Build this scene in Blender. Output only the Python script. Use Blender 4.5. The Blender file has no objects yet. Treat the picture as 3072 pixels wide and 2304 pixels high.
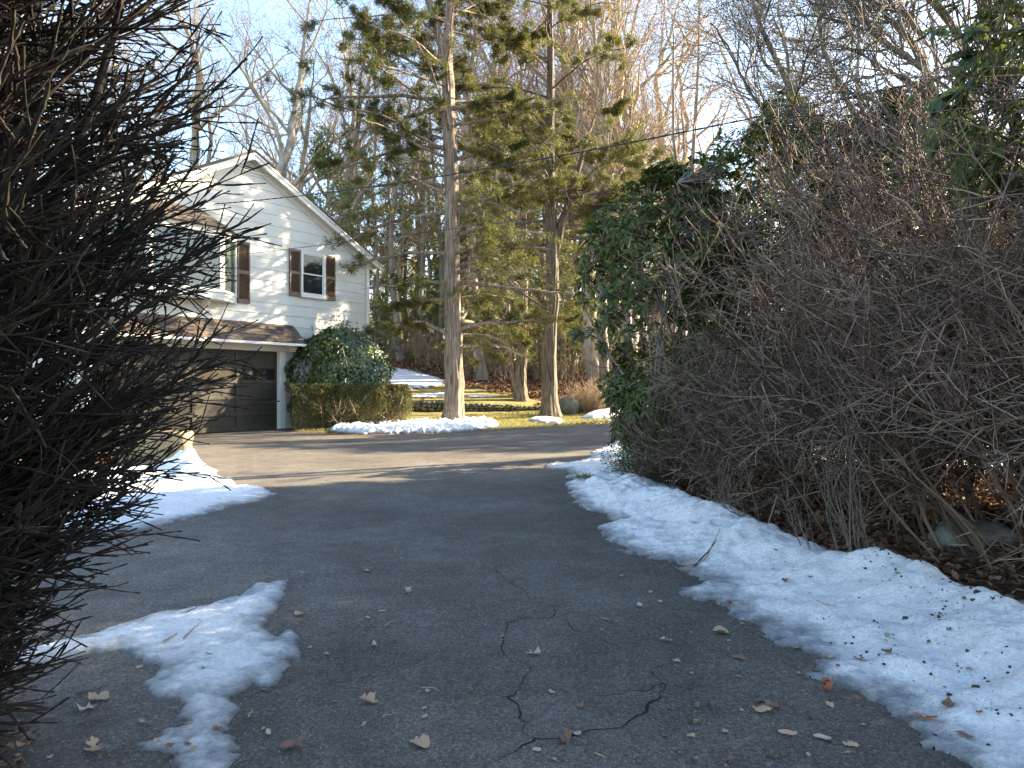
import bpy, math, random
import numpy as np
from mathutils import Vector, Matrix

random.seed(11)
RNG = np.random.default_rng(11)
S = bpy.context.scene
COL = S.collection
rad = math.radians
EYE = 1.55
F = 750.0

# ------------------------------------------------------------------ basics
def link(o, parent=None):
    COL.objects.link(o)
    if parent is not None:
        o.parent = parent
    return o

def mesh(name, V, F_list, mat=None, parent=None, smooth=False, attrs=None, loc=None):
    """V (n,3); F_list: list of int arrays (m,k)."""
    V = np.ascontiguousarray(V, dtype=np.float32)
    me = bpy.data.meshes.new(name)
    F_list = [np.asarray(f, dtype=np.int32) for f in F_list if len(f)]
    lv = np.concatenate([f.ravel() for f in F_list])
    tot = np.concatenate([np.full(len(f), f.shape[1], np.int32) for f in F_list])
    st = np.concatenate([[0], np.cumsum(tot)[:-1]]).astype(np.int32)
    me.vertices.add(len(V)); me.vertices.foreach_set('co', V.ravel())
    me.loops.add(len(lv)); me.loops.foreach_set('vertex_index', lv)
    me.polygons.add(len(tot)); me.polygons.foreach_set('loop_start', st); me.polygons.foreach_set('loop_total', tot)
    if smooth:
        me.polygons.foreach_set('use_smooth', np.ones(len(tot), bool))
    me.update(calc_edges=True)
    if attrs:
        for k, a in attrs.items():
            at = me.attributes.new(k, 'FLOAT', 'POINT'); at.data.foreach_set('value', np.asarray(a, np.float32))
    if mat: me.materials.append(mat)
    o = bpy.data.objects.new(name, me)
    if loc is not None: o.location = loc
    return link(o, parent)

def empty(name, loc=(0, 0, 0), rz=0.0):
    o = bpy.data.objects.new(name, None); o.location = loc; o.rotation_euler = (0, 0, rz)
    o.empty_display_size = .2
    return link(o)

def tag(o, label=None, cat=None, group=None, kind=None):
    if label: o['label'] = label
    if cat: o['category'] = cat
    if group: o['group'] = group
    if kind: o['kind'] = kind
    return o

class MB:
    """collects boxes / polygons into one mesh"""
    def __init__(s): s.v = []; s.f = []
    def add(s, vs, fs):
        b = len(s.v); s.v += [tuple(p) for p in vs]; s.f += [tuple(b + i for i in f) for f in fs]; return s
    def box(s, x0, x1, y0, y1, z0, z1):
        vs = [(x0,y0,z0),(x1,y0,z0),(x1,y1,z0),(x0,y1,z0),(x0,y0,z1),(x1,y0,z1),(x1,y1,z1),(x0,y1,z1)]
        return s.add(vs, [(0,3,2,1),(4,5,6,7),(0,1,5,4),(1,2,6,5),(2,3,7,6),(3,0,4,7)])
    def prism(s, pts, y0, y1):
        """polygon in x,z extruded in y"""
        n = len(pts)
        vs = [(x, y0, z) for x, z in pts] + [(x, y1, z) for x, z in pts]
        return s.add(vs, [tuple(range(n)), tuple(range(2*n-1, n-1, -1))] + [(i, i+n, (i+1) % n + n, (i+1) % n) for i in range(n)])
    def zprism(s, pts, z0, z1):
        n = len(pts)
        vs = [(x, y, z0) for x, y in pts] + [(x, y, z1) for x, y in pts]
        return s.add(vs, [tuple(range(n-1, -1, -1)), tuple(range(n, 2*n))] + [(i, (i+1) % n, (i+1) % n + n, i+n) for i in range(n)])
    def build(s, name, mat, parent=None, bevel=0, smooth=False):
        me = bpy.data.meshes.new(name); me.from_pydata(s.v, [], s.f); me.materials.append(mat); me.update()
        o = link(bpy.data.objects.new(name, me), parent)
        if bevel:
            m = o.modifiers.new('b', 'BEVEL'); m.width = bevel; m.segments = 2; m.limit_method = 'ANGLE'
        if smooth: me.polygons.foreach_set('use_smooth', np.ones(len(me.polygons), bool))
        return o

# ------------------------------------------------------------------ materials
def newmat(name):
    m = bpy.data.materials.new(name); m.use_nodes = True
    nt = m.node_tree; b = nt.nodes['Principled BSDF']
    return m, nt, b, nt.nodes.new, nt.links.new

def ramp(nt, stops, interp='LINEAR'):
    r = nt.nodes.new('ShaderNodeValToRGB'); r.color_ramp.interpolation = interp
    e = r.color_ramp.elements
    while len(e) < len(stops): e.new(.5)
    for i, (p, c) in enumerate(stops):
        e[i].position = p; e[i].color = (*c, 1) if len(c) == 3 else c
    return r

def noise_n(nt, scale, detail=4, rough=.55, vec=None, dim=None):
    n = nt.nodes.new('ShaderNodeTexNoise'); n.inputs['Scale'].default_value = scale
    n.inputs['Detail'].default_value = detail; n.inputs['Roughness'].default_value = rough
    if vec is not None: nt.links.new(vec, n.inputs['Vector'])
    return n

def objco(nt, scale=(1, 1, 1)):
    t = nt.nodes.new('ShaderNodeTexCoord'); m = nt.nodes.new('ShaderNodeMapping')
    m.inputs['Scale'].default_value = scale
    nt.links.new(t.outputs['Object'], m.inputs['Vector'])
    return m.outputs[0]

def mix(nt, fac, a, b, mode='MIX'):
    m = nt.nodes.new('ShaderNodeMix'); m.data_type = 'RGBA'; m.blend_type = mode
    for sock, v in ((m.inputs[0], fac), (m.inputs[6], a), (m.inputs[7], b)):
        if hasattr(v, 'links') or isinstance(v, bpy.types.NodeSocket): nt.links.new(v, sock)
        elif isinstance(v, (int, float)): sock.default_value = v
        else: sock.default_value = (*v, 1)
    return m.outputs[2]

def bump(nt, h, strength=.5, dist=.01, normal=None):
    b = nt.nodes.new('ShaderNodeBump'); b.inputs['Strength'].default_value = strength
    b.inputs['Distance'].default_value = dist; nt.links.new(h, b.inputs['Height'])
    if normal is not None: nt.links.new(normal, b.inputs['Normal'])
    return b.outputs[0]

def simple(name, c1, c2=None, scale=6, rough=.6, bs=.3, bd=.005, stretch=(1, 1, 1), spec=.4):
    m, nt, b, N, L = newmat(name)
    v = objco(nt, stretch); n = noise_n(nt, scale, 5, .6, v)
    r = ramp(nt, [(.3, c1), (.7, c2 or c1)]); L(n.outputs[0], r.inputs[0]); L(r.outputs[0], b.inputs['Base Color'])
    b.inputs['Roughness'].default_value = rough; b.inputs['Specular IOR Level'].default_value = spec
    if bs: L(bump(nt, n.outputs[0], bs, bd), b.inputs['Normal'])
    return m

def leafmat(name, cols, rough=.5, trans=.25, spec=.4, tcol=None):
    """colour picked per leaf"""
    m, nt, b, N, L = newmat(name)
    g = N('ShaderNodeNewGeometry')
    r = ramp(nt, [(i / max(1, len(cols) - 1), c) for i, c in enumerate(cols)])
    L(g.outputs['Random Per Island'], r.inputs[0]); L(r.outputs[0], b.inputs['Base Color'])
    b.inputs['Roughness'].default_value = rough; b.inputs['Specular IOR Level'].default_value = spec
    if trans:
        t = N('ShaderNodeBsdfTranslucent'); mx = N('ShaderNodeMixShader'); mx.inputs[0].default_value = trans
        L(mix(nt, .5, r.outputs[0], tcol or (.3, .35, .08)), t.inputs['Color'])
        L(b.outputs[0], mx.inputs[1]); L(t.outputs[0], mx.inputs[2]); L(mx.outputs[0], nt.nodes['Material Output'].inputs[0])
    return m

def barkmat(name, c1, c2, scale=14, stretch=(1, 1, .12), bs=.8, bd=.02, rough=.85, lichen=None):
    m, nt, b, N, L = newmat(name)
    v = objco(nt, stretch); n = noise_n(nt, scale, 6, .65, v)
    r = ramp(nt, [(.32, c1), (.62, c2)]); L(n.outputs[0], r.inputs[0]); col = r.outputs[0]
    n2 = noise_n(nt, 1.7, 3, .6, objco(nt, (1, 1, .5)))
    rr = ramp(nt, [(.4, (.7, .7, .7)), (.65, (1.15, 1.1, 1.05))]); L(n2.outputs[0], rr.inputs[0])
    col = mix(nt, 1.0, col, rr.outputs[0], 'MULTIPLY')
    if lichen:
        n3 = noise_n(nt, 5, 4, .7, objco(nt)); r3 = ramp(nt, [(.5, (0, 0, 0)), (.62, (1, 1, 1))]); L(n3.outputs[0], r3.inputs[0])
        col = mix(nt, r3.outputs[0], col, lichen)
    L(col, b.inputs['Base Color']); b.inputs['Roughness'].default_value = rough
    b.inputs['Specular IOR Level'].default_value = .25
    L(bump(nt, n.outputs[0], bs, bd), b.inputs['Normal'])
    return m

M = {}
M['white'] = simple('white_paint', (.54, .54, .50), (.62, .62, .58), 3, .55, .1, .003)
M['siding'] = simple('siding_paint', (.47, .47, .43), (.53, .53, .49), 1.2, .6, .15, .004, (1, 1, 1))
M['dark'] = simple('dark_recess', (.012, .012, .012), (.02, .02, .02), 4, .9, 0)
M['shutter'] = simple('brown_shutter_paint', (.085, .055, .035), (.15, .095, .06), 5, .55, .2)
M['door_wood'] = simple('dark_stained_wood', (.012, .010, .006), (.045, .036, .023), 9, .6, .4, .004, (1, 1, 4))
M['door_rail'] = simple('door_rail_wood', (.016, .013, .008), (.05, .041, .026), 9, .6, .4, .004, (3, 1, 1))
M['black_metal'] = simple('black_metal', (.02, .02, .02), (.03, .03, .03), 20, .4, 0)
M['curtain'] = simple('curtain_cloth', (.30, .37, .31), (.40, .47, .40), 3, .8, .1, .003)
M['cable'] = simple('black_cable', (.015, .015, .015), (.02, .02, .02), 3, .6, 0)
M['stone'] = simple('grey_fieldstone', (.09, .09, .075), (.24, .23, .2), 5, .85, .7, .03)
M['moss_stone'] = simple('mossy_fieldstone', (.055, .07, .03), (.2, .195, .16), 4, .9, .7, .03)
M['block'] = simple('tan_stone', (.13, .11, .065), (.24, .2, .125), 6, .85, .7, .03)

m, nt, b, N, L = newmat('window_glass'); M['glass_dark'] = m
b.inputs['Base Color'].default_value = (.012, .015, .018, 1); b.inputs['Roughness'].default_value = .03
b.inputs['Specular IOR Level'].default_value = .35
m, nt, b, N, L = newmat('clear_glass'); M['glass_clear'] = m
tr = N('ShaderNodeBsdfTransparent'); tr.inputs[0].default_value = (.62, .68, .66, 1)
gl = N('ShaderNodeBsdfGlossy'); gl.inputs['Roughness'].default_value = .02
fr = N('ShaderNodeFresnel'); fr.inputs[0].default_value = 1.7
mx = N('ShaderNodeMixShader'); L(fr.outputs[0], mx.inputs[0]); L(tr.outputs[0], mx.inputs[1]); L(gl.outputs[0], mx.inputs[2])
L(mx.outputs[0], nt.nodes['Material Output'].inputs[0])

def shingle_mat():
    m, nt, b, N, L = newmat('brown_shingle')
    g = N('ShaderNodeNewGeometry'); r = ramp(nt, [(0, (.045, .034, .026)), (.5, (.09, .068, .052)), (1, (.15, .115, .088))])
    L(g.outputs['Random Per Island'], r.inputs[0])
    n = noise_n(nt, 60, 3, .7, objco(nt)); rr = ramp(nt, [(.3, (.7, .7, .7)), (.7, (1.25, 1.25, 1.25))]); L(n.outputs[0], rr.inputs[0])
    L(mix(nt, 1.0, r.outputs[0], rr.outputs[0], 'MULTIPLY'), b.inputs['Base Color']); b.inputs['Roughness'].default_value = .95
    L(bump(nt, n.outputs[0], .5, .004), b.inputs['Normal'])
    return m
M['shingle'] = shingle_mat()

def asphalt_mat():
    m, nt, b, N, L = newmat('asphalt')
    v = objco(nt)
    big = noise_n(nt, .55, 5, .62, v); r1 = ramp(nt, [(.28, (.056, .0475, .038)), (.5, (.093, .08, .066)), (.74, (.142, .124, .104))]); L(big.outputs[0], r1.inputs[0])
    mid = noise_n(nt, 4, 7, .75, v); r2 = ramp(nt, [(.35, (.78, .77, .75)), (.65, (1.27, 1.27, 1.27))]); L(mid.outputs[0], r2.inputs[0])
    c = mix(nt, 1.0, r1.outputs[0], r2.outputs[0], 'MULTIPLY')
    fine = noise_n(nt, 48, 6, .95, v); r3 = ramp(nt, [(.36, (.25, .25, .25)), (.5, (.95, .95, .95)), (.62, (2.3, 2.28, 2.22))]); L(fine.outputs[0], r3.inputs[0])
    c = mix(nt, 1.0, c, r3.outputs[0], 'MULTIPLY')
    for sc, th, br, w in ((42, .15, (.34, .33, .31), .3), (24, .08, (.5, .48, .45), .14), (80, .2, (.25, .24, .225), .5)):
        vo = N('ShaderNodeTexVoronoi'); vo.inputs['Scale'].default_value = sc; L(v, vo.inputs['Vector'])
        vo.inputs['Randomness'].default_value = 1
        lt = ramp(nt, [(th * .7, (1, 1, 1)), (th * 1.3, (0, 0, 0))]); L(vo.outputs['Distance'], lt.inputs[0])
        sel = N('ShaderNodeMath'); sel.operation = 'LESS_THAN'; sel.inputs[1].default_value = w
        sp = N('ShaderNodeSeparateColor'); L(vo.outputs['Color'], sp.inputs[0]); L(sp.outputs[0], sel.inputs[0])
        mu = N('ShaderNodeMath'); mu.operation = 'MULTIPLY'; L(lt.outputs[0], mu.inputs[0]); L(sel.outputs[0], mu.inputs[1])
        c = mix(nt, mu.outputs[0], c, br)
    # brown soil film near the edges (edge attribute, real dirt) and damp stain
    at = N('ShaderNodeAttribute'); at.attribute_name = 'soil'
    nn = noise_n(nt, 2.2, 5, .7, v)
    mm = N('ShaderNodeMath'); mm.operation = 'MULTIPLY_ADD'; L(nn.outputs[0], mm.inputs[0]); mm.inputs[1].default_value = 1.1; mm.inputs[2].default_value = -.55
    ma = N('ShaderNodeMath'); ma.operation = 'ADD'; ma.use_clamp = True; L(mm.outputs[0], ma.inputs[0]); L(at.outputs['Fac'], ma.inputs[1])
    me_ = N('ShaderNodeMath'); me_.operation = 'MULTIPLY'; L(ma.outputs[0], me_.inputs[0]); L(at.outputs['Fac'], me_.inputs[1])
    c = mix(nt, me_.outputs[0], c, (.05, .042, .032))
    L(c, b.inputs['Base Color'])
    b.inputs['Roughness'].default_value = .82; b.inputs['Specular IOR Level'].default_value = .35
    L(bump(nt, fine.outputs[0], .9, .006), b.inputs['Normal'])
    return m
M['asphalt'] = asphalt_mat()

def snow_mat(name, dirt=.5):
    m, nt, b, N, L = newmat(name)
    v = objco(nt)
    at = N('ShaderNodeAttribute'); at.attribute_name = 'thick'
    n1 = noise_n(nt, 6, 8, .78, v)
    # thin ice: greyer, more transparent looking
    a1 = N('ShaderNodeMath'); a1.operation = 'MULTIPLY_ADD'; L(n1.outputs[0], a1.inputs[0]); a1.inputs[1].default_value = 1.5; a1.inputs[2].default_value = -.8
    a2 = N('ShaderNodeMath'); a2.operation = 'ADD'; a2.use_clamp = True; L(a1.outputs[0], a2.inputs[0]); L(at.outputs['Fac'], a2.inputs[1])
    r = ramp(nt, [(0, (.17, .17, .165)), (.35, (.4, .4, .395)), (.85, (.90, .895, .87))]); L(a2.outputs[0], r.inputs[0])
    c = r.outputs[0]
    # fine debris (needles, grit)
    n2 = noise_n(nt, 75, 3, .7, objco(nt, (1, .5, 1))); r2 = ramp(nt, [(.66 - .05 * dirt, (0, 0, 0)), (.74 - .05 * dirt, (1, 1, 1))]); L(n2.outputs[0], r2.inputs[0])
    n3 = noise_n(nt, 1.6, 4, .6, v); r3 = ramp(nt, [(.42, (0, 0, 0)), (.62, (1, 1, 1))]); L(n3.outputs[0], r3.inputs[0])
    mu = N('ShaderNodeMath'); mu.operation = 'MULTIPLY'; L(r2.outputs[0], mu.inputs[0]); L(r3.outputs[0], mu.inputs[1])
    mu2 = N('ShaderNodeMath'); mu2.operation = 'MULTIPLY'; L(mu.outputs[0], mu2.inputs[0]); mu2.inputs[1].default_value = dirt
    c = mix(nt, mu2.outputs[0], c, (.075, .055, .035))
    n5 = noise_n(nt, 34, 6, .85, v); r5 = ramp(nt, [(.36, (.76, .76, .77)), (.56, (1.03, 1.03, 1.03))]); L(n5.outputs[0], r5.inputs[0])
    c = mix(nt, 1.0, c, r5.outputs[0], 'MULTIPLY')
    L(c, b.inputs['Base Color']); b.inputs['Roughness'].default_value = .6
    b.inputs['Specular IOR Level'].default_value = .3
    n4 = noise_n(nt, 38, 5, .75, v)
    nb = bump(nt, n4.outputs[0], 1, .022)
    L(bump(nt, n1.outputs[0], .7, .04, nb), b.inputs['Normal'])
    return m
M['snow'] = snow_mat('snow_old', 1.0)
M['snow_clean'] = snow_mat('snow_clean', .25)

def ground_mat():
    m, nt, b, N, L = newmat('ground_cover')
    v = objco(nt)
    at = N('ShaderNodeAttribute'); at.attribute_name = 'grass'
    n1 = noise_n(nt, 9, 6, .75, v)
    lit = ramp(nt, [(.28, (.04, .024, .014)), (.45, (.11, .06, .034)), (.6, (.2, .115, .066)), (.8, (.34, .22, .14))]); L(n1.outputs[0], lit.inputs[0])
    vo = N('ShaderNodeTexVoronoi'); vo.inputs['Scale'].default_value = 14; L(v, vo.inputs['Vector'])
    sp = N('ShaderNodeSeparateColor'); L(vo.outputs['Color'], sp.inputs[0])
    lr = ramp(nt, [(0, (.5, .45, .4)), (1, (1.5, 1.4, 1.3))]); L(sp.outputs[0], lr.inputs[0])
    litter = mix(nt, 1.0, lit.outputs[0], lr.outputs[0], 'MULTIPLY')
    n2 = noise_n(nt, 1.3, 6, .7, v)
    gr = ramp(nt, [(.3, (.17, .17, .045)), (.5, (.27, .225, .08)), (.72, (.36, .29, .13))]); L(n2.outputs[0], gr.inputs[0])
    n3 = noise_n(nt, 40, 4, .8, v); r3 = ramp(nt, [(.3, (.5, .5, .5)), (.7, (1.4, 1.4, 1.4))]); L(n3.outputs[0], r3.inputs[0])
    grass = mix(nt, 1.0, gr.outputs[0], r3.outputs[0], 'MULTIPLY')
    a1 = N('ShaderNodeMath'); a1.operation = 'MULTIPLY_ADD'; L(n1.outputs[0], a1.inputs[0]); a1.inputs[1].default_value = .8; a1.inputs[2].default_value = -.4
    a2 = N('ShaderNodeMath'); a2.operation = 'ADD'; a2.use_clamp = True; L(a1.outputs[0], a2.inputs[0]); L(at.outputs['Fac'], a2.inputs[1])
    r4 = ramp(nt, [(.4, (0, 0, 0)), (.6, (1, 1, 1))]); L(a2.outputs[0], r4.inputs[0])
    L(mix(nt, r4.outputs[0], litter, grass), b.inputs['Base Color']); b.inputs['Roughness'].default_value = .95
    b.inputs['Specular IOR Level'].default_value = .15
    L(bump(nt, n1.outputs[0], 1, .05), b.inputs['Normal'])
    return m
M['ground'] = ground_mat()

M['cedar_bark'] = barkmat('cedar_bark', (.055, .038, .026), (.38, .305, .24), 26, (1, 1, .07), 1, .035)
M['cedar_dark_bark'] = barkmat('cedar_dark_bark', (.03, .023, .017), (.24, .19, .145), 24, (1, 1, .07), 1, .035)
M['pale_bark'] = barkmat('pale_bark', (.27, .235, .18), (.46, .41, .33), 5, (1, 1, .5), .5, .02)
M['grey_bark'] = barkmat('grey_bark', (.17, .145, .12), (.33, .29, .24), 9, (1, 1, .2), .6, .02)
M['pale_twig'] = barkmat('pale_twig', (.30, .235, .155), (.46, .37, .26), 5, (1, 1, 1), 0, .01)
M['grey_twig'] = barkmat('grey_twig', (.24, .18, .125), (.38, .30, .215), 5, (1, 1, 1), 0, .01)
M['magnolia_bark'] = barkmat('magnolia_bark', (.09, .08, .065), (.17, .155, .13), 12, (1, 1, .4), .5, .01, lichen=(.2, .2, .16))
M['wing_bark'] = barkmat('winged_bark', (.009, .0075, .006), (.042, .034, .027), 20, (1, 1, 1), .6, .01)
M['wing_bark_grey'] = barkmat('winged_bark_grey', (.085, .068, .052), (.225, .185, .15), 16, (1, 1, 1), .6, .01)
M['bare_stem'] = leafmat('bare_stem', [(.034, .019, .011), (.085, .052, .033), (.155, .105, .072), (.29, .215, .16)], .85, 0)
M['thicket'] = leafmat('thicket_stem', [(.17, .11, .065), (.30, .215, .13), (.38, .29, .19)], .9, 0)
M['cedar_leaf'] = leafmat('cedar_foliage', [(.062, .062, .017), (.115, .104, .028), (.17, .146, .04), (.225, .18, .055)], .6, .22, .3)
M['cedar_leaf_dark'] = leafmat('cedar_foliage_dark', [(.045, .05, .016), (.082, .08, .024), (.14, .122, .036)], .6, .2, .3)
M['pine_leaf'] = leafmat('pine_foliage', [(.07, .1, .03), (.12, .155, .045), (.19, .2, .06)], .6, .25, .3)
M['rhodo_leaf'] = leafmat('rhododendron_leaf', [(.022, .036, .01), (.048, .066, .016), (.088, .105, .024), (.14, .145, .034)], .45, .22, .3, (.2, .3, .04))
M['ivy_leaf'] = leafmat('ivy_leaf', [(.02, .04, .012), (.035, .062, .016), (.06, .09, .022), (.1, .125, .03)], .3, .1, .6)
M['hedge_leaf'] = leafmat('hedge_leaf', [(.05, .06, .02), (.09, .1, .03), (.15, .13, .05), (.2, .13, .06)], .5, .2, .4)
M['yew_leaf'] = leafmat('yew_leaf', [(.03, .045, .015), (.06, .07, .02), (.11, .1, .035)], .5, .15, .4)
M['litter_leaf'] = leafmat('litter_leaf', [(.06, .03, .018), (.14, .075, .04), (.22, .13, .075), (.34, .23, .15)], .8, .1, .2, (.3, .15, .06))
M['grass'] = leafmat('grass_blade', [(.15, .16, .04), (.28, .24, .09), (.4, .33, .16)], .8, .2, .2)
M['tan_leaf'] = simple('tan_dry_leaf', (.30, .19, .11), (.44, .31, .2), 30, .75, .3, .003)
M['pale_leaf'] = simple('pale_dry_leaf', (.30, .24, .17), (.44, .37, .28), 30, .75, .3, .003)
M['brown_leaf'] = simple('brown_dry_leaf', (.13, .07, .04), (.25, .14, .08), 30, .75, .3, .003)
M['rust_leaf'] = simple('rust_dry_leaf', (.22, .06, .025), (.33, .12, .05), 30, .75, .3, .003)
M['crack'] = simple('crack_void', (.006, .006, .006), (.012, .011, .01), 9, 1, 0)
M['soil'] = simple('dark_soil', (.03, .02, .013), (.075, .05, .032), 30, 1, .5, .01)

# ------------------------------------------------------------------ geometry generators
def nrm(a): return a / np.maximum(np.linalg.norm(a, axis=-1, keepdims=True), 1e-9)

def tubes(P, R, sides=3, flat=1.0):
    """P (N,K,3), R (N,K) -> V, quads"""
    P = np.asarray(P, float); R = np.asarray(R, float)
    if P.ndim == 2: P = P[None]; R = R[None]
    n, k, _ = P.shape
    T = np.empty_like(P); T[:, 1:-1] = P[:, 2:] - P[:, :-2]; T[:, 0] = P[:, 1] - P[:, 0]; T[:, -1] = P[:, -1] - P[:, -2]
    T = nrm(T)
    mT = nrm(P[:, -1] - P[:, 0]); ref = np.where((np.abs(mT[:, 2]) > .75)[:, None], [[1., .13, 0]], [[0, .1, 1.]])
    A = nrm(np.cross(T, ref[:, None, :])); B = np.cross(T, A)
    th = np.arange(sides) / sides * 2 * np.pi
    ring = A[:, :, None, :] * np.cos(th)[None, None, :, None] + B[:, :, None, :] * (np.sin(th) * flat)[None, None, :, None]
    V = P[:, :, None, :] + ring * R[:, :, None, None]
    idx = np.arange(n * k * sides).reshape(n, k, sides)
    a = idx[:, :-1]; c = idx[:, 1:]
    q = np.stack([a, np.roll(a, -1, 2), np.roll(c, -1, 2), c], -1).reshape(-1, 4)
    return V.reshape(-1, 3), q

def merge(parts):
    Vs = []; Fs = {}
    off = 0
    for V, q in parts:
        Vs.append(V); Fs.setdefault(q.shape[1], []).append(q + off); off += len(V)
    return np.concatenate(Vs), [np.concatenate(f) for f in Fs.values()]

def sample(P, R, idx, t):
    n, k, _ = P.shape
    x = t * (k - 1); i = np.clip(x.astype(int), 0, k - 2); f = (x - i)[:, None]
    a = P[idx, i]; b_ = P[idx, i + 1]
    return a * (1 - f) + b_ * f, nrm(b_ - a), R[idx, i] * (1 - f[:, 0]) + R[idx, i + 1] * f[:, 0]

def grow(P, R, n, t0, t1, L, ang, K, trop=(0, 0, 0), wig=.15, rs=.6, rt=.3, taper=.5, rmin=.002, rmax=9, rng=RNG, Lr=.35):
    """children of each path: L length, ang (lo,hi) deg, trop = added per unit path"""
    N0 = len(P); idx = np.repeat(np.arange(N0), n)
    t = (np.tile(np.arange(n), N0) + rng.random(N0 * n)) / n * (t1 - t0) + t0
    p, T, r = sample(P, R, idx, t)
    m = len(idx)
    u = nrm(np.cross(T, rng.normal(size=(m, 3))))
    a = np.radians(rng.uniform(ang[0], ang[1], m))[:, None]
    d = T * np.cos(a) + u * np.sin(a)
    Ln = (L[idx] if isinstance(L, np.ndarray) else L) * (1 - taper * t) * rng.uniform(1 - Lr, 1 + Lr, m)
    return walk(p, d, Ln, K, np.clip(r * rs, rmin, rmax), rt, trop, wig, rng)

def walk(p, d, Ln, K, r0, rt=.3, trop=(0, 0, 0), wig=.15, rng=RNG):
    m = len(p); out = np.empty((m, K, 3)); out[:, 0] = p
    d = nrm(d); trop = np.asarray(trop, float)
    for k in range(1, K):
        d = nrm(d + rng.normal(size=(m, 3)) * wig + trop / (K - 1))
        out[:, k] = out[:, k - 1] + d * (Ln / (K - 1))[:, None]
    Rr = r0[:, None] * (1 - (1 - rt) * np.linspace(0, 1, K)[None, :])
    return out, Rr

def resample(pts, rads, K, jitter=0, rng=RNG):
    """Catmull-ish smooth resample of a polyline"""
    P = np.asarray(pts, float); R = np.asarray(rads, float)
    s = np.concatenate([[0], np.cumsum(np.linalg.norm(np.diff(P, axis=0), axis=1))]); q = np.linspace(0, s[-1], K)
    o = np.stack([np.interp(q, s, P[:, i]) for i in range(3)], -1)
    for _ in range(2):
        o[1:-1] = (o[:-2] + 2 * o[1:-1] + o[2:]) / 4
    if jitter: o[1:-1] += rng.normal(size=(K - 2, 3)) * jitter
    return o[None], np.interp(q, s, R)[None]

def leaves(pos, d, L, W, up=None, fold=.25, droop=0., rng=RNG):
    """six-point leaves folded on the midrib: V, quads"""
    n = len(pos); d = nrm(d)
    if up is None: up = rng.normal(size=(n, 3)) * .5 + [0, 0, 1]
    sd = nrm(np.cross(d, up)); nn = np.cross(sd, d)
    L = (np.ones(n) * L)[:, None]; W = (np.ones(n) * W)[:, None]
    dr = np.array([0, 0, -1.]) * droop * L
    b0 = pos; tip = pos + d * L + dr
    l1 = pos + d * L * .3 + sd * W * .5 + nn * W * fold + dr * .15; l2 = pos + d * L * .72 + sd * W * .42 + nn * W * fold + dr * .55
    r1 = pos + d * L * .3 - sd * W * .5 + nn * W * fold + dr * .15; r2 = pos + d * L * .72 - sd * W * .42 + nn * W * fold + dr * .55
    V = np.stack([b0, l1, l2, tip, r2, r1], 1).reshape(-1, 3)
    i = np.arange(n) * 6
    q = np.concatenate([np.stack([i, i + 1, i + 2, i + 3], 1), np.stack([i, i + 3, i + 4, i + 5], 1)])
    return V, q

def blades(pos, d, L, W, rng=RNG):
    """thin rhombi (scale sprays, needles)"""
    n = len(pos); d = nrm(d); sd = nrm(np.cross(d, rng.normal(size=(n, 3))))
    L = (np.ones(n) * L)[:, None]; W = (np.ones(n) * W)[:, None]
    V = np.stack([pos, pos + d * L * .45 + sd * W * .5, pos + d * L, pos + d * L * .5 - sd * W * .5], 1).reshape(-1, 3)
    return V, (np.arange(n * 4).reshape(n, 4))

# ------------------------------------------------------------------ terrain
def sstep(a, b, x):
    t = np.clip((x - a) / (b - a), 0, 1); return t * t * (3 - 2 * t)

def wall_y(x): return 30.5 + .10 * (x + 4)
def gz(x, y):
    x = np.asarray(x, float); y = np.asarray(y, float)
    base = .0215 * np.clip(y, -20, 27) + .012 * np.clip(y - 27, 0, 200)
    yw = wall_y(x)
    h = np.clip(.44 - .05 * (x + 4), .15, .5)
    left = h * sstep(.05, .35, y - yw) + .125 * np.clip(y - yw, 0, 24) + .04 * np.clip(y - yw - 24, 0, 100)
    right = .085 * np.clip(y - 26.5, 0, 30) + .03 * np.clip(y - 56.5, 0, 100)
    w = sstep(.9, 3.2, x)
    return base + left * (1 - w) + right * w

def W(sx, sy, Y): return np.array([(sx / 3 - 512) / F * Y, Y, EYE + (389 - sy / 3) / F * Y])
def G(sx, sy):
    """photo pixel to the ground surface"""
    ys = np.arange(1.5, 80, .02); a = (sx / 3 - 512) / F; z = EYE + (389 - sy / 3) / F * ys
    d = z - gz(a * ys, ys); i = np.argmax(d < 0) if (d < 0).any() else len(ys) - 1
    return (a * ys[i], ys[i])

def sdist(px, py, poly):
    """signed distance, positive inside"""
    poly = np.asarray(poly, float); px = px.ravel(); py = py.ravel()
    d = np.full(len(px), 1e9); ins = np.zeros(len(px), bool)
    for i in range(len(poly)):
        a = poly[i - 1]; b_ = poly[i]; ab = b_ - a
        t = np.clip(((px - a[0]) * ab[0] + (py - a[1]) * ab[1]) / max(1e-9, ab @ ab), 0, 1)
        d = np.minimum(d, np.hypot(px - a[0] - t * ab[0], py - a[1] - t * ab[1]))
        c = ((a[1] > py) != (b_[1] > py)) & (px < (b_[0] - a[0]) * (py - a[1]) / (b_[1] - a[1] + 1e-12) + a[0])
        ins ^= c
    return np.where(ins, d, -d)

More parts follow.
